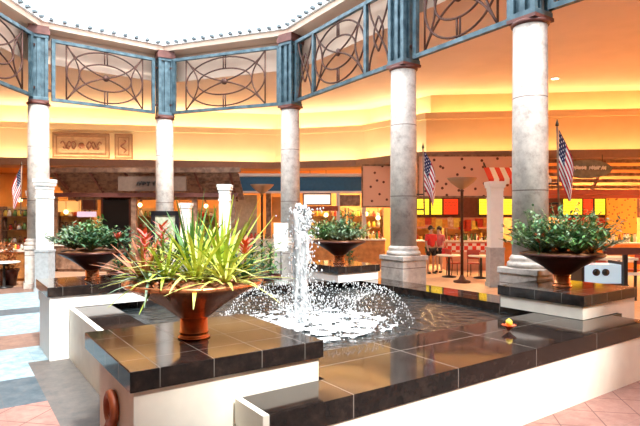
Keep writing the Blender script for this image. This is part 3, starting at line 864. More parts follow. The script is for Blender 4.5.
# ------------------------------------------------------------------ people
def person(px, Z, label, shirt, legs, skin, hair, rz, bag=None, s=1.0):
    p = at(px, Z); t = thing('person', label, 'person', (p.x, p.y, 0), rz)
    def skinned(name, vs, es, rs, material, root=0):
        me = bpy.data.meshes.new(name); me.from_pydata([Vector(v) * s for v in vs], es, []); me.materials.append(material)
        o = bpy.data.objects.new(name, me); C.objects.link(o); o.parent = t
        md = o.modifiers.new('skin', 'SKIN'); me.skin_vertices.new() if hasattr(me.skin_vertices, 'new') and not me.skin_vertices else None
        for i, r in enumerate(rs): me.skin_vertices[0].data[i].radius = ((r if isinstance(r, tuple) else (r, r))[0] * s, (r if isinstance(r, tuple) else (r, r))[1] * s)
        me.skin_vertices[0].data[root].use_root = True
        md.use_smooth_shade = True
        o.modifiers.new('sub', 'SUBSURF').levels = 2; o.modifiers['sub'].render_levels = 2
        return o
    M_s = mat('skin_tone', skin, .5)
    V_ = [(0, 0, .95), (0, 0, 1.15), (0, 0, 1.38), (0, 0, 1.48), (0, -.01, 1.55),
          (.17, 0, 1.40), (.21, .01, 1.12), (.20, -.10, .90), (-.17, 0, 1.40), (-.21, .01, 1.12), (-.20, -.10, .90),
          (.09, 0, .90), (.10, -.02, .50), (.10, .02, .09), (.10, -.13, .03), (-.09, 0, .90), (-.10, .03, .50), (-.10, .06, .09), (-.10, -.09, .03),
          (.20, -.14, .83), (-.20, -.14, .83), (0, 0, 1.63), (0, -.01, 1.72)]
    E_ = [(0, 1), (1, 2), (2, 3), (3, 4), (4, 21), (21, 22), (2, 5), (5, 6), (6, 7), (2, 8), (8, 9), (9, 10), (0, 11), (11, 12), (12, 13), (13, 14), (0, 15), (15, 16), (16, 17), (17, 18), (7, 19), (10, 20)]
    R_ = [(.14, .10), (.13, .09), (.15, .09), .055, .06, .055, .042, .03, .055, .042, .03, .08, .055, .038, .035, .08, .055, .038, .035, .035, .035, (.082, .095), (.06, .07)]
    skinned('body', V_, E_, R_, M_s)
    V2 = [(0, 0, .93), (0, 0, 1.15), (0, 0, 1.38), (0, 0, 1.45), (.17, 0, 1.40), (.205, .01, 1.18), (-.17, 0, 1.40), (-.205, .01, 1.18)]
    skinned('shirt', V2, [(0, 1), (1, 2), (2, 3), (2, 4), (4, 5), (2, 6), (6, 7)], [(.165, .125), (.155, .115), (.17, .115), .07, .078, .065, .078, .065], shirt)
    V3 = [(0, 0, .97), (.095, 0, .88), (.10, -.02, .52), (-.095, 0, .88), (-.10, .03, .52)]
    lo = legs[1]
    V3[2] = (.10, -.015, lo); V3[4] = (-.10, .03, lo)
    skinned('trousers', V3, [(0, 1), (1, 2), (0, 3), (3, 4)], [(.16, .12), (.105, .11), .075 if lo > .3 else .06, (.105, .11), .075 if lo > .3 else .06], legs[0])
    m = MB(); m.ico((0, .02 * s, 1.665 * s), .108 * s, 2, (.9, 1.02, 1.0), .02)
    m.build('hair', hair, t)
    m = MB()
    for sd in (-1, 1): m.ico((sd * .1 * s, (-.07 if sd > 0 else -.03) * s, .04 * s), .07 * s, 2, (.75, 1.7, .6))
    m.build('shoes', M_black, t)
    m = MB()
    for sd in (-1, 1): m.ico((sd * .035 * s, -.098 * s, 1.645 * s), .012 * s, 1)
    m.build('eyes', M_black, t)
    m = MB(); m.ico((0, -.112 * s, 1.615 * s), .017 * s, 1, (.8, 1, 1.4)); m.build('nose', M_s, t)
    m = MB(); m.ico((0, -.100 * s, 1.575 * s), .02 * s, 1, (1.3, .5, .35)); m.build('mouth', mat('lip', (.45, .15, .13), .5), t)
    if bag:
        m = MB(); m.box((.26 * s, -.02, .80 * s), (.12, .26, .26)); m.tube([(.26 * s, -.1, .92 * s), (.25 * s, -.03, 1.12 * s), (.26 * s, .06, .92 * s)], .012, 5); m.build('bag', bag, t)
    return t
M_red = mat('red_cotton', (.62, .03, .03), .8, var=.1); M_pinkc = mat('rose_cotton', (.62, .17, .18), .8, var=.1)
M_dkc = mat('black_cotton', (.015, .015, .02), .8); M_hair = mat('dark_hair', (.03, .015, .01), .6)
person(431, 18.6, 'person in a red top and black shorts standing by the food counter', M_red, (M_dkc, .62), (.45, .25, .17), M_hair, .4, None, .97)
person(439, 19.0, 'person in a rose pink top standing right of the one in red', M_pinkc, (M_dkc, .62), (.62, .38, .28), M_hair, -.7, M_red, .95)

# ------------------------------------------------------------------ shop fronts
def vor_dots(name, base, dot, scale, thr, emit=None, es=0):
    m, nt, b = new_mat(name); q = N(nt)
    tc = nt.nodes.new('ShaderNodeTexCoord'); v = nt.nodes.new('ShaderNodeTexVoronoi'); v.voronoi_dimensions = '2D'; v.inputs['Scale'].default_value = scale
    sp = nt.nodes.new('ShaderNodeSeparateXYZ'); cb = nt.nodes.new('ShaderNodeCombineXYZ'); nt.links.new(tc.outputs['Object'], sp.inputs[0]); nt.links.new(sp.outputs[0], cb.inputs[0]); nt.links.new(sp.outputs[2], cb.inputs[1]); nt.links.new(cb.outputs[0], v.inputs['Vector'])
    nt.links.new(q.mix(q.math('LESS_THAN', v.outputs['Distance'], thr), base, dot), b.inputs['Base Color']); b.inputs['Roughness'].default_value = .6
    return m
def slab_thing(name, label, cat, px0, px1, py0, py1, Z, depth, material, part, extra=None, group=None):
    a, b = at(px0, Z), at(px1, Z); z1, z0 = hz(py0, Z), hz(py1, Z)
    t = thing(name, label, cat, ((a.x + b.x) / 2, Z, z0), 0, group)
    w = b.x - a.x; h = z1 - z0
    m = MB(); m.bb(-w / 2, w / 2, 0, depth, 0, h); m.build(part, material, t)
    if extra: extra(t, w, h, depth)
    return t
def rim(material, wd=.05, name='frame'):
    def f(t, w, h, d):
        m = MB()
        m.bb(-w / 2 - wd, w / 2 + wd, -.03, .04, -wd, 0); m.bb(-w / 2 - wd, w / 2 + wd, -.03, .04, h, h + wd)
        m.bb(-w / 2 - wd, -w / 2, -.03, .04, 0, h); m.bb(w / 2, w / 2 + wd, -.03, .04, 0, h)
        m.build(name, material, t)
    return f
def script(t, x0, x1, zc, hgt, y, material, seed, name='lettering', thick=.022):
    r = random.Random(seed); m = MB(); x = x0
    while x < x1:
        w = r.uniform(.10, .17) * hgt / .25; q = []
        ph = r.uniform(0, 6)
        for k in range(9):
            a = k / 8
            q.append((x + w * a + .3 * w * math.sin(6.28 * a + ph), y, zc + hgt * .5 * math.sin(6.28 * a * 1.3 + ph) * r.uniform(.6, 1)))
        m.tube(q, thick, 5); x += w * (1.15 if r.random() < .85 else 2.0)
    m.build(name, material, t)
M_dots = vor_dots('speckled_peach_panel', (.72, .42, .30), (.12, .03, .02), 2.5, .12)
M_dots_o = vor_dots('speckled_amber_panel', (.85, .42, .05), (.25, .10, .02), 5, .16)
M_yel = mat('yellow_light_panel', (.9, .75, .1), .5, emit=(1.0, .74, .03), es=1.15)
M_redp = mat('red_light_panel', (.75, .06, .02), .5, emit=(.9, .06, .015), es=.45)
M_offw = mat('offwhite_light_panel', (.9, .88, .82), .5, emit=(1, .93, .78), es=.7)
M_navy = mat('navy_blue_canvas', (.02, .10, .20), .7, var=.15)
M_check = None
m_, nt, b = new_mat('red_white_check'); q = N(nt)
tc = nt.nodes.new('ShaderNodeTexCoord'); ck = nt.nodes.new('ShaderNodeTexChecker'); ck.inputs['Scale'].default_value = 6.5
ck.inputs['Color1'].default_value = (.65, .04, .03, 1); ck.inputs['Color2'].default_value = (.85, .78, .72, 1)
nt.links.new(tc.outputs['Object'], ck.inputs['Vector']); nt.links.new(ck.outputs[0], b.inputs['Base Color']); b.inputs['Roughness'].default_value = .3
M_check = m_

# headers just under the ledge
slab_thing('shop_header', 'peach shop header with dark speckles above the yellow menus, right of the middle column', 'shop sign', 419, 512, 156.5, 196, 18.3, .25, M_dots, 'panel', rim(M_wood, .06))
slab_thing('shop_header', 'peach speckled shop header just left of the middle column', 'shop sign', 363, 393, 166, 206, 20.4, .2, M_dots, 'panel', rim(M_wood, .06))
# bulkhead carrying the menu boxes
bk = slab_thing('menu_bulkhead', 'dark brown bulkhead carrying the row of lit menu boxes', 'bulkhead', 396, 640, 195.5, 217.5, 20.3, .5, M_maroon, 'beam')
tg = 'lit menu boxes over the food counters'
for (x0, x1, mt, lab) in ((417, 429, M_yel, 'lit yellow menu box right of the middle flag, first in the row'), (431, 442, M_yel, 'lit yellow menu box above the people, left of the red box'),
                          (443.5, 458, M_redp, 'glowing red menu box left of the torchiere dish'), (479, 489.5, M_yel, 'lit yellow menu box just left of the white square post'),
                          (501, 513, M_yel, 'lit yellow menu box between the white post and the right column'), (563, 582, M_yel, 'wide lit yellow menu box right of the right-hand flag'),
                          (583, 593, M_redp, 'narrow red menu box between two yellow ones at the right'), (594.5, 605, M_yel, 'small lit yellow menu box at the far right of the row')):
    def ex(t, w, h, d, lab=lab):
        rim(M_black, .03)(t, w, h, d)
        m = MB(); r = random.Random(len(lab))
        for k in range(4):
            z = h * (.2 + .19 * k); x = -w * .42
            while x < w * .36:
                L = r.uniform(.04, .12); m.bb(x, min(x + L, w * .43), -.012, 0, z, z + .022); x += L + .04
        m.build('menu_lettering', M_rust, t)
    slab_thing('menu_box', lab, 'menu sign', x0, x1, 199, 214.5, 20.2, .11, mt, 'light_panel', ex, tg)
slab_thing('wall_panel', 'speckled amber panel at the far right behind the plants', 'wall panel', 607, 637, 197, 240, 20.1, .12, M_dots_o, 'panel')

# oval sign with white script and its timber backing
p = at(587, 17.2)
t = thing('oval_sign', 'dark grey oval sign with white script hanging at the right', 'sign', (p.x, p.y, 0), 0)
m = MB(); mt = Matrix.Rotation(PI / 2, 3, 'X')
vs = []; n = 40; zc = hz(169, 17.2)
m.tube([(0, 0, 0), (0, .0, .001)], .001, 3)
m = MB()
pr = [(.80 * math.cos(2 * PI * k / n), .30 * math.sin(2 * PI * k / n)) for k in range(n)]
m.add([(a, -.04, zc + b_) for a, b_ in pr] + [(a, .06, zc + b_) for a, b_ in pr], [tuple(range(n)), tuple(reversed(range(n, 2 * n)))] + [(k, n + k, n + (k + 1) % n, (k + 1) % n) for k in range(n)])
m.build('board', mat('slate_grey_board', (.22, .22, .18), .6, var=.3), t)
script(t, -.60, .58, zc + .03, .13, -.06, M_white, 5)
m = MB()
for x in (-.5, .5): m.tube([(x, 0, zc + .22), (x, 0, 4.06)], .012, 5)
m.build('hanging_rod', M_black, t)
sl = thing('slatted_canopy', 'brown slatted timber canopy over the right-hand shops', 'canopy', (at(596, 18.5).x, 18.5, 0), 0)
m = MB()
for k in range(6): m.bb(-2.0, 2.6, .0 + .16 * k, .06 + .16 * k, 3.92 - .22 * k, 4.04 - .22 * k)
m.build('slats', M_wood, sl)
m = MB()
for x in (-1.9, .3, 2.5): m.beam((x, 0, 4.0), (x, .95, 2.85), .07, .1)
m.build('rafters', M_maroon, sl)
m = MB(); m.bb(-2.1, 2.7, -.05, .06, 2.80, 2.98); m.bb(-2.1, 2.7, .85, .98, 2.70, 2.84); m.build('fascia', mat('dusky_red_fascia', (.42, .10, .08), .6), sl)
# red and white striped awning left of the near column
t = thing('striped_awning', 'small red and white striped awning beside the right-hand column', 'awning', (at(520, 17.6).x, 17.6, 0), 0)
for k in range(12):
    x = -1.05 + k * .175
    m = MB(); m.add([(x, 0, 3.30), (x + .175, 0, 3.30), (x + .175, .5, 3.72), (x, .5, 3.72), (x, .03, 3.27), (x + .175, .03, 3.27), (x + .175, .53, 3.69), (x, .53, 3.69)], [(0, 1, 2, 3), (7, 6, 5, 4), (0, 4, 5, 1), (2, 6, 7, 3), (1, 5, 6, 2), (0, 3, 7, 4)])
    m.bb(x, x + .175, -.01, .02, 3.12, 3.30)
    m.build('stripe', M_white if k % 2 else mat('awning_red', (.66, .05, .03), .7), t)
for x in (-1.0, 1.0):
    m = MB(); m.beam((x, .5, 3.7), (x, .9, 4.06), .05, .05); m.build('bracket', M_black, t)

# counters
def counter(px0, px1, Z, h, label, front, top=None, d=.8, band=None):
    a, b = at(px0, Z), at(px1, Z); w = b.x - a.x
    t = thing('service_counter', label, 'counter', ((a.x + b.x) / 2, Z, 0), 0)
    m = MB(); m.bb(-w / 2, w / 2, 0, d, .1, h - .05); m.bb(-w / 2 + .05, w / 2 - .05, .06, d, 0, .1); m.build('body', front, t)
    m = MB(); m.bb(-w / 2 - .04, w / 2 + .04, -.06, d + .04, h - .05, h); m.build('worktop', top or M_cream, t)
    if band:
        m = MB(); m.bb(-w / 2 + .02, w / 2 - .02, -.02, 0, h - .42, h - .10); m.build('tiled_band', band, t)
    return t
M_or = mat('orange_laminate', (.75, .28, .06), .4, var=.2, scale=3)
M_salmon = mat('salmon_laminate', (.70, .33, .22), .4, var=.15, scale=3)
counter(446, 490, 19.6, 1.12, 'food counter with a red and white checked band behind the torchiere', M_salmon, None, .8, M_check)
counter(505, 560, 19.6, 1.12, 'food counter glimpsed behind the right-hand column', M_or)
counter(563, 640, 18.6, 1.10, 'long orange food counter at the far right', M_or)
counter(398, 425, 20.2, 1.1, 'food counter just right of the middle column', M_or, None, .7)
counter(305, 385, 20.3, 1.15, 'pale orange counter behind the far centre bowl', M_wood_o)
counter(-5, 27, 16.4, .98, 'honey timber counter at the left edge under the flag', M_wood_o, None, 1.0)
counter(56, 112, 19.2, 1.0, 'brown timber counter behind the far left bowl', M_wood)
counter(236, 285, 21.5, 1.1, 'beige counter below the blue awning, left of the jet', M_cream)

# goods on the counters and back shelves
shapes = []
def goods(px0, px1, Z, z, n, label, group, mats, seed, size=(.10, .24), name='jar', cat='jar'):
    r = random.Random(seed); a, b = at(px0, Z).x, at(px1, Z).x; x = a; k = 0
    protos = {}
    while k < n:
        x = a + (b - a) * (k + .5) / n + r.uniform(-.02, .02)
        mi = r.randrange(len(mats))
        if mi not in protos:
            w = min(.8 * (b - a) / n, size[0]) * r.uniform(.8, 1.1); h = r.uniform(*size)
            m = MB()
            m.lathe([(w * .5, 0), (w * .52, h * .6), (w * .3, h * .8), (w * .3, h)], n=12)
            o = m.build(name, mats[mi])
            c = MB(); c.lathe([(w * .34, h), (w * .34, h + .03)], n=12); c.build('lid', M_maroon, o)
            protos[mi] = o
        else:
            o = copy_tree(protos[mi])
        tag(o, ('red ', 'yellow ', 'white ', 'green ', 'brown ')[mi] + label, cat, group)
        o.location = (x, Z + r.uniform(-.05, .05), z); k += 1
GM = [mat('jar_red', (.6, .06, .03), .3), mat('jar_yellow', (.85, .6, .1), .3), mat('jar_white', (.85, .82, .75), .3), mat('jar_green', (.15, .28, .08), .3), mat('jar_brown', (.22, .09, .04), .3)]
goods(448, 488, 19.95, 1.12, 14, 'jar standing on the checked food counter', 'jars on the checked counter', GM, 1)
goods(308, 382, 20.6, 1.15, 22, 'jar standing on the counter behind the far centre bowl', 'jars on the far centre counter', GM, 2, (.14, .32))
goods(0, 26, 16.8, .98, 8, 'jar standing on the honey timber counter at the left edge', 'jars on the left timber counter', GM, 3, (.14, .3))
goods(238, 283, 21.8, 1.1, 12, 'jar standing on the beige counter below the blue awning', 'jars on the beige counter', GM, 4, (.14, .3))
goods(566, 638, 18.95, 1.10, 18, 'jar standing on the long counter at the far right', 'jars on the far right counter', GM, 5, (.14, .3))
goods(58, 110, 19.6, 1.0, 14, 'jar standing on the brown counter behind the far left bowl', 'jars on the brown counter', GM, 6, (.14, .3))
def shelving(px0, px1, Z, label, seed, zs=(.5, 1.0, 1.5, 2.0), body=None, back=None):
    a, b = at(px0, Z).x, at(px1, Z).x; w = b - a; x = (a + b) / 2
    t = thing('shelf_unit', label, 'shelves', (x, Z, 0), 0)
    m = MB(); m.bb(-w / 2, w / 2, .38, .42, 0, 2.4); m.build('back_panel', back or mat('amber_back_panel_' + str(seed), (.90, .58, .24), .6, var=.4, scale=2), t)
    m = MB(); m.bb(-w / 2, -w / 2 + .05, 0, .38, 0, 2.4); m.build('side_panel', body or M_wood, t)
    m = MB(); m.bb(w / 2 - .05, w / 2, 0, .38, 0, 2.4); m.build('side_panel', body or M_wood, t)
    for z in zs:
        m = MB(); m.bb(-w / 2 + .05, w / 2 - .05, 0, .38, z, z + .03); m.build('shelf', body or M_wood, t)
    for k, z in enumerate(zs):
        goods(px0 + 3, px1 - 3, Z + .18, z + .03, max(4, int((px1 - px0) / 5.5)), 'packet standing on the ' + label.replace('timber ', '').replace('amber-backed ', ''), 'goods on the ' + label[:50], GM, seed * 9 + k, (.16, .34), 'packet', 'packet')
shelving(400, 442, 21.9, 'amber-backed shelves behind the two people', 11)
shelving(446, 492, 21.9, 'amber-backed shelves behind the checked counter', 12)
shelving(565, 606, 21.6, 'amber-backed shelves under the yellow menus at the far right', 13)
shelving(306, 346, 24.2, 'timber shelves behind the far centre bowl', 14)
shelving(348, 384, 24.2, 'timber shelves left of the middle column', 15)
shelving(0, 30, 19.8, 'timber shelves at the left edge', 16)
shelving(56, 90, 22.6, 'timber shelves behind the far left bowl', 17)
shelving(130, 172, 23.6, 'timber shelves behind the near bowl, left part', 18)
shelving(192, 216, 24.6, 'timber shelves behind the near bowl, right part', 19)

# pendant lamps in the shops
pend = None
for (x, y, Z, lab) in ((20, 200, 21.9, 'left edge'), (66, 212, 22.4, 'left'), (140, 205, 22.9, 'left'), (120, 208, 22.6, 'left'), (162, 204, 23.2, 'left'), (206, 206, 23.6, 'left'), (310, 213, 23.2, 'c'), (326, 215, 23, 'c'), (366, 214, 22.9, 'c'), (378, 218, 22.9, 'c'), (452, 222, 21, 'r'), (476, 224, 21, 'r'), (592, 222, 20.6, 'r')):
    g = {'left edge': 'pendant lamp at the left edge', 'left': 'pendant lamps in the left shops', 'c': 'pendant lamps behind the far centre bowl', 'r': 'pendant lamps over the food counters'}[lab]
    l2 = {'left edge': 'small glowing pendant lamp near the left edge above the counter', 'left': 'small glowing pendant lamp hanging in the dim shops on the left', 'c': 'small glowing pendant lamp hanging above the far centre counter', 'r': 'small glowing pendant lamp hanging over the food counters'}[lab]
    z = hz(y, Z)
    if pend is None:
        pend = thing('pendant_lamp', l2, 'lamp', (at(x, Z).x, Z, z), 0, g)
        m = MB(); m.ico((0, 0, 0), .10, 2); m.build('globe', mat('pendant_globe', (1, .85, .5), .5, emit=(1, .78, .38), es=3.0), pend)
        m = MB(); m.tube([(0, 0, .09), (0, 0, 4.05 - z)], .010, 4); m.build('cord', M_black, pend)
    else:
        o = copy_thing(pend, (at(x, Z).x, Z, z), 0, l2, g)
        for ch in o.children:
            if ch.name.startswith('cord'):
                ch.scale.z = (4.05 - z) / (4.05 - pend.location.z)

# blue awning and its white framing
a, b = at(239, 21.2), at(362, 21.2)
t = thing('shop_awning', 'long navy blue shop fascia with pale framing behind the jet', 'awning', ((a.x + b.x) / 2, 21.0, 0), 0)
w = b.x - a.x
m = MB(); m.bb(-w / 2, w / 2, .0, .25, hz(191, 21), hz(177, 21)); m.build('blue_panel', M_navy, t)
m = MB(); m.bb(-w / 2 - .1, w / 2 + .12, -.05, .3, hz(176.5, 21), hz(173.5, 21)); m.bb(-w / 2, w / 2 + .12, -.05, .3, hz(193, 21), hz(191, 21)); m.bb(w / 2, w / 2 + .14, -.05, .3, 0, hz(174, 21)); m.bb(-.05 + (338 - 300.5) / 25, .08 + (338 - 300.5) / 25, -.04, .3, 0, hz(192, 21))
m.build('frame', mat('pale_lilac_frame', (.62, .55, .52), .5), t)
slab_thing('shop_sign', 'lit off-white shop sign below the blue fascia, right of the jet', 'sign', 304, 330, 194.5, 204, 20.8, .12, M_offw, 'light_panel', rim(M_maroon, .05))
slab_thing('shop_sign', 'dark brown transom panel below the right end of the blue fascia', 'sign', 340, 360, 195, 206, 21.1, .08, M_wood, 'panel')
slab_thing('red_valance', 'red scalloped valance under the lit off-white sign', 'valance', 303, 338, 206, 211, 20.9, .05, M_rust, 'cloth')
slab_thing('poster', 'beige wall panel left of the torchiere below the blue awning', 'panel', 236, 257, 195, 238, 21.9, .06, mat('beige_panel', (.55, .42, .28), .6, var=.2), 'panel')
slab_thing('poster', 'brown shopfront pillar right of the torchiere below the blue awning', 'panel', 266, 271, 193, 250, 21.6, .2, M_wood, 'panel')
slab_thing('poster', 'small orange poster glimpsed left of the column behind the jet', 'poster', 272, 281, 197, 222, 21.7, .05, M_or, 'panel')

# white notice board beside the jet column
t = thing('sign_stand', 'plain white sign board standing left of the column behind the jet', 'sign', (at(281, 14.8).x, 14.8, 0), .1)
m = MB(); m.bb(-.20, .20, -.03, .03, hz(251, 14.8), hz(223, 14.8)); m.build('board', M_white, t)
m = MB(); m.tube([(-.0, 0, 0), (0, 0, hz(250, 14.8))], .02, 6); m.lathe([(.16, 0), (.16, .02), (.03, .05)], n=16); m.build('stand', M_black, t)
# dark-framed board behind the near bowl
t = thing('framed_board', 'black-framed glass display board behind the plants of the near bowl', 'display board', (at(165.5, 11.0).x, 11.0, 0), .05)
z0, z1 = hz(258, 11), hz(211, 11)
m = MB(); m.bb(-.29, -.21, -.04, .04, 0, z1); m.bb(.21, .29, -.04, .04, 0, z1); m.bb(-.29, .29, -.04, .04, z1 - .09, z1); m.bb(-.29, .29, -.04, .04, z0, z0 + .10); m.build('frame', M_black, t)
m = MB(); m.bb(-.21, .21, -.01, .01, z0 + .10, z1 - .09); m.build('glass_face', mat('green_tinted_board', (.24, .30, .20), .15, col2=(.60, .60, .45), scale=9), t)

# pergola over the left shops
a, b = at(47, 19.4), at(238, 19.4); w = b.x - a.x; cx = (a.x + b.x) / 2
t = thing('timber_pergola', 'long brown timber pergola over the shops on the left', 'pergola', (cx, 19.4, 0), 0)
for k in range(9):
    m = MB(); zz = hz(171, 19.4) - .115 * k; yy = .2 * k
    m.bb(-w / 2, w / 2, yy, yy + .07, zz - .10, zz + .03); m.build('slat', M_wood, t)
m = MB(); m.bb(-w / 2 - .1, w / 2 + .1, -.12, .0, hz(174, 19.4) + .05, hz(169, 19.4) + .05); m.build('top_rail', M_wood, t)
m = MB(); m.bb(-w / 2, w / 2, -.08, .02, hz(197, 19.4), hz(193, 19.4)); m.build('bottom_rail', M_maroon, t)
for k in range(6):
    x = -w / 2 + .3 + (w - .6) * k / 5
    m = MB(); m.beam((x, -.05, hz(172, 19.4)), (x, 1.8, hz(172, 19.4) - 1.0), .07, .10); m.build('rafter', M_maroon, t)
for x in (-w / 2 + .2, -.35, 1.9, w / 2 - .2):
    m = MB(); m.bb(x - .09, x + .09, .05, .23, 0, hz(193, 19.4)); m.build('post', M_wood, t)
t = slab_thing('name_board', 'brown name board with dark lettering on the left timber pergola', 'sign', 118, 186, 176.5, 191, 19.2, .09, mat('tan_board', (.17, .105, .075), .6, var=.2), 'board')
script(t, -.55, .75, .27, .17, -.03, M_black, 9, thick=.026)
slab_thing('shop_sign', 'small pale lilac hanging sign above the far left bowl', 'sign', 77, 96, 211.5, 217, 19.34, .05, mat('lilac_sign', (.62, .50, .66), .5), 'board', lambda t, w, h, d: (lambda m: m.build('hanging_rod', M_black, t))(MB().tube([(-w * .4, .02, h), (-w * .4, .02, hz(193.5, 19.34) - t.location.z)], .01, 4).tube([(w * .4, .02, h), (w * .4, .02, hz(193.5, 19.34) - t.location.z)], .01, 4)))
slab_thing('shop_doorway', 'dark shop doorway between the far left bowl and the near bowl plants', 'doorway', 103, 129, 198, 262, 21.0, .15, M_black, 'door_leaf', rim(M_maroon, .08))
slab_thing('wall_picture', 'dark framed picture above the small lilac sign', 'picture', 83, 96, 199, 209, 21.9, .05, M_maroon, 'canvas', rim(M_wood, .05))
slab_thing('light_strip', 'amber lit wall panel behind the far left bowl', 'panel', 54, 80, 201, 212, 22.55, .06, mat('amber_lit_panel', (.9, .55, .2), .5, emit=(1, .6, .2), es=.5), 'panel')

# carved reliefs on the left upper wall
def relief(px0, px1, label):
    Z = 22.0; a, b = at(px0, Z), at(px1, Z)
    # wall face between the third and fourth corners of the shop line
    n0 = offset_loop(SHOP, .6); A_, B_ = n0[2], n0[3]; d = (B_ - A_).normalized(); rz = math.atan2(d.y, d.x)
    def hit(px):
        k = (px - 320) / FPX; s = (k * A_.y - A_.x) / (d.x - k * d.y); return A_ + d * s
    pa, pb = hit(px0), hit(px1); w = (pb - pa).length; c = (pa + pb) / 2
    z0, z1 = 4.42, 5.46
    t = thing('wall_relief', label, 'wall relief', (c.x, c.y, z0), rz)
    h = z1 - z0
    m = MB(); m.bb(-w / 2, w / 2, -.06, .0, 0, h); m.build('panel', mat('sand_relief', (.66, .42, .26), .7, var=.25, scale=6), t)
    m = MB()
    for o in (0, .13):
        f = .045
        m.bb(-w / 2 + o, w / 2 - o, -.09, -.06, o, o + f); m.bb(-w / 2 + o, w / 2 - o, -.09, -.06, h - o - f, h - o)
        m.bb(-w / 2 + o, -w / 2 + o + f, -.09, -.06, o, h - o); m.bb(w / 2 - o - f, w / 2 - o, -.09, -.06, o, h - o)
    m.build('frame', mat('brown_relief_frame', (.34, .17, .09), .6), t)
    m = MB()
    if w > 1.5:
        m.lathe([(.14, -.02), (.10, .04), (.02, .07)], (0, -.06, h / 2), 14, Matrix.Rotation(PI / 2, 3, 'X'))
        for s in (-1, 1):
            m.tube([(s * (.2 + .6 * k / 14), -.08, h / 2 + .16 * math.sin(k / 14 * 9)) for k in range(15)], .03, 5)
            m.tube([(s * (.2 + .5 * k / 14), -.08, h / 2 - .16 * math.sin(k / 14 * 9)) for k in range(15)], .025, 5)
    else:
        m.tube([(.1 * math.sin(k / 12 * 9), -.08, h * (.25 + .5 * k / 12)) for k in range(13)], .03, 5)
    m.build('scroll_carving', mat('dark_carving', (.25, .09, .05), .6), t)
relief(53, 110, 'wide framed scroll relief on the upper wall at the left')
relief(115, 133, 'narrow framed relief right of the wide one on the upper wall')

# kiosk, tables and chairs on the right
t = thing('display_case', 'pale blue display case on a stand behind the right bowl', 'display case', (at(602, 11.2).x, 11.2, 0), .0)
m = MB(); m.bb(-.42, .42, 0, .5, 0, .60); m.build('cabinet', M_maroon, t)
m = MB(); m.bb(-.40, .40, -.02, .48, .62, 1.02); m.build('glass_case', mat('pale_blue_glow', (.55, .75, .85), .2, emit=(.55, .8, 1), es=.35), t)
m = MB()
for x in (-.44, .42): m.bb(x - .02, x + .04, -.05, .5, .58, 1.08)
m.bb(-.46, .46, -.05, .5, .56, .62); m.build('frame', M_black, t)
m = MB()
for x in (-.14, .06):
    m.lathe([(.075, -.03), (.075, .0)], (x, -.05, .86), 16, Matrix.Rotation(PI / 2, 3, 'X'))
m.build('dial', M_black, t)
t = thing('table', 'cream-topped table behind the pale blue display case', 'table', (at(609, 13.0).x, 13.0, 0), 0)
m = MB(); m.bb(-.55, .55, -.3, .5, .98, 1.04); m.build('tabletop', M_cream, t)
for x in (-.5, .5):
    for y in (-.25, .45):
        m = MB(); m.bb(x - .025, x + .025, y - .025, y + .025, 0, .98); m.build('leg', M_black, t)
t = thing('railing_frame', 'dark metal railing at the right edge behind the right bowl', 'railing', (at(633, 10.6).x, 10.6, 0), 0)
m = MB(); m.bb(-.6, .7, -.03, .03, 1.28, 1.42); m.build('handrail', M_maroon, t)
for x in (-.16, .6):
    m = MB(); m.bb(x - .04, x + .04, -.03, .03, 0, 1.28); m.build('upright', M_black, t)
m = MB(); m.bb(-.12, .56, -.015, .015, .86, .92); m.build('mid_rail', M_cream, t)
def chair(px, Z, rz, label, col):
    p = at(px, Z); t = thing('cafe_chair', label, 'chair', (p.x, p.y, 0), rz)
    m = MB(); m.bb(-.21, .21, -.21, .21, .43, .47); m.build('seat', col, t)
    m = MB(); m.add([(-.21, .20, .60), (.21, .20, .60), (.21, .24, .60), (-.21, .24, .60), (-.20, .26, .92), (.20, .26, .92), (.20, .29, .92), (-.20, .29, .92)], [(0, 1, 2, 3), (4, 5, 6, 7), (0, 1, 5, 4), (2, 3, 7, 6), (1, 2, 6, 5), (3, 0, 4, 7)]); m.build('backrest', col, t)
    for x in (-.19, .19):
        m = MB(); m.tube([(x, -.19, 0), (x, -.18, .44)], .014, 6); m.build('leg', M_black, t)
        m = MB(); m.tube([(x, .23, 0), (x, .19, .44), (x, .22, .62), (x, .27, .90)], .014, 6); m.build('leg', M_black, t)
    return t
def table(px, Z, label):
    p = at(px, Z); t = thing('cafe_table', label, 'table', (p.x, p.y, 0), 0)
    m = MB(); m.lathe([(.40, .71), (.42, .73), (.40, .75)], n=24); m.build('tabletop', M_cream, t)
    m = MB(); m.lathe([(.24, 0), (.24, .03), (.04, .06), (.035, .71)], n=16); m.build('pedestal', M_black, t)
M_cr = mat('chair_red', (.45, .06, .04), .5)
table(449, 17.6, 'round cafe table left of the torchiere base'); chair(455, 17.9, 1.8, 'dark red cafe chair between the round table and the torchiere', M_cr)
chair(475, 17.8, 2.6, 'dark red cafe chair right of the torchiere', M_cr); table(481, 17.3, 'round cafe table next to the white square post')
table(620, 15.5, 'round cafe table near the right edge'); chair(606, 15.8, 2.0, 'dark red cafe chair left of the table near the right edge', M_cr); chair(635, 15.6, -1.2, 'dark red cafe chair at the right edge', M_cr)
table(4, 15.0, 'round cafe table at the left edge before the timber counter')

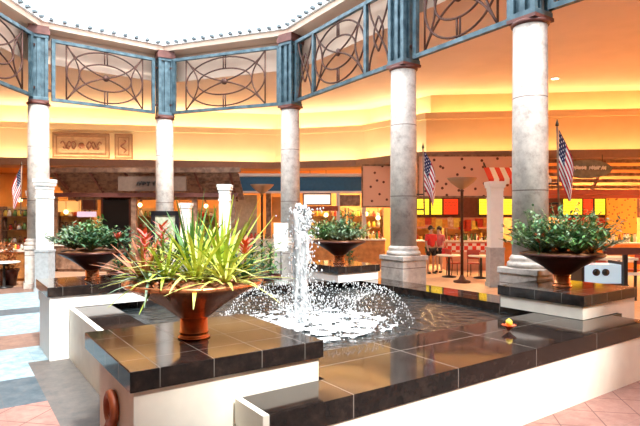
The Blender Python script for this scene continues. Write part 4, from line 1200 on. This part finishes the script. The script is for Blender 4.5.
# potted plants on the far side
def tub(px, Z, label, h, mats_, n=26):
    p = at(px, Z); t = thing('potted_plant', label, 'plant', (p.x, p.y, 0), 0)
    m = MB(); m.lathe([(.20, 0), (.27, .40), (.30, .45), (.30, .50), (.26, .50), (.25, .45), (.02, .44)], n=24); m.build('pot', M_copper_dark, t)
    m = MB()
    for k in range(n * 9):
        az = rnd.uniform(0, 6.28); el = rnd.uniform(.1, 1.5); rr = rnd.uniform(.1, 1) * .42
        blade(m, (rr * math.cos(az) * math.cos(el), rr * math.sin(az) * math.cos(el), .55 + h * rnd.random() ** 1.3), rnd.uniform(0, 6.28), .15, .028, rnd.uniform(-.2, 1.1), .3, 3)
    m.tube([(0, 0, .44), (0.02, 0, .55 + h * .8)], .02, 5)
    m.build('foliage', LM[mats_], t)
tub(8, 16.1 - .7, 'potted plant standing before the left timber counter', .7, 'rustleaf')
tub(252, 13.2, 'leafy potted plant between the near bowl and the jet', .95, 'dark')
tub(270, 14.0, 'smaller leafy potted plant just left of the jet', .8, 'green')
tub(349, 17.5, 'tall slim potted shrub behind the far centre bowl', 1.7, 'dark')
tub(140, 13.8, 'leafy potted plant behind the left side of the near bowl', .9, 'olive')
tub(205, 15.0, 'leafy potted plant behind the middle of the near bowl', 1.2, 'olive')
tub(118, 14.8, 'leafy potted plant between the far left bowl and the near bowl', .75, 'dark')

# small posters and price cards on the back walls of the shops
r_ = random.Random(21)
PM = [mat('poster_yellow', (.92, .72, .12), .5, var=.25, scale=9), mat('poster_red', (.66, .07, .03), .5, var=.3, scale=9), mat('poster_cream', (.88, .80, .62), .5, col2=(.6, .3, .12), scale=9), mat('poster_orange', (.85, .38, .06), .5, var=.3, scale=9)]
PN = ['yellow', 'red', 'cream', 'orange']
def posters(px0, px1, y0, y1, Z, n, where):
    for k in range(n):
        px = px0 + (px1 - px0) * (k + .5) / n + r_.uniform(-1, 1); i = r_.randrange(4); w = r_.uniform(.18, .34); h = r_.uniform(.2, .42)
        z = hz(r_.uniform(y0, y1), Z); p = at(px, Z)
        o = MB().bb(-w / 2, w / 2, 0, .02, -h / 2, h / 2).bb(-w / 2 - .02, w / 2 + .02, .015, .03, -h / 2 - .02, h / 2 + .02).build('price_card', PM[i]); o.location = (p.x, p.y, z)
        tag(o, PN[i] + ' price card ' + where, 'card', 'price cards ' + where)
posters(419, 489, 221, 226, 20.30, 12, 'hung below the lit menu boxes by the two people')
posters(565, 604, 221, 226, 20.30, 6, 'hung below the lit menu boxes at the far right')
for (x0, x1, y, Z, s) in ((419, 489, 219, 20.33, 'a'), (565, 604, 219, 20.33, 'b')):
    a, b = at(x0 - 2, Z), at(x1 + 2, Z)
    o = MB().bb(-(b.x - a.x) / 2, (b.x - a.x) / 2, 0, .03, hz(228, Z), hz(217.5, Z)).build('card_rail', M_salmon); o.location = ((a.x + b.x) / 2, Z, 0)
    tag(o, 'salmon board below the lit menu boxes, ' + ('behind the two people' if s == 'a' else 'at the far right'), 'board')
# downlight in the ceiling
t = thing('downlight', 'small bright downlight in the peach ceiling right of the nearest column', 'ceiling light', (at(555, 17.3).x, 17.3, 6.56), 0)
MB().lathe([(.16, .04), (.16, 0), (.12, 0), (.12, .03)], n=20).build('trim_ring', M_white, t)
MB().lathe([(.118, .03), (.118, .012)], n=20).build('lens', mat('downlight_lens', (1, 1, 1), .5, emit=(1, .9, .7), es=9), t)

# pieces that belong to a part sit under that part
SUB = {'bracket': ('steel_frame', 'pole', 'frame'), 'mulch': ('bowl',), 'finial': ('pole',), 'bulb': ('dish_shade',), 'scroll_carving': ('panel',),
       'menu_lettering': ('light_panel',), 'lettering': ('board',), 'boss': ('scrollwork',), 'dial': ('glass_case',), 'tiled_band': ('body',),
       'eyes': ('body',), 'nose': ('body',), 'mouth': ('body',), 'pier_cap': ('steel_pier',), 'base_moulding': ('plinth',), 'coping_border': ('coping',), 'coping_end': ('coping',)}
for o in list(C.objects):
    if o.parent is not None and o.parent.parent is None and o.parent.type == 'EMPTY':
        k = o.name.split('.')[0]
        if k in SUB:
            for s_ in o.parent.children:
                if s_ is not o and s_.name.split('.')[0] in SUB[k]:
                    o.parent = s_; break
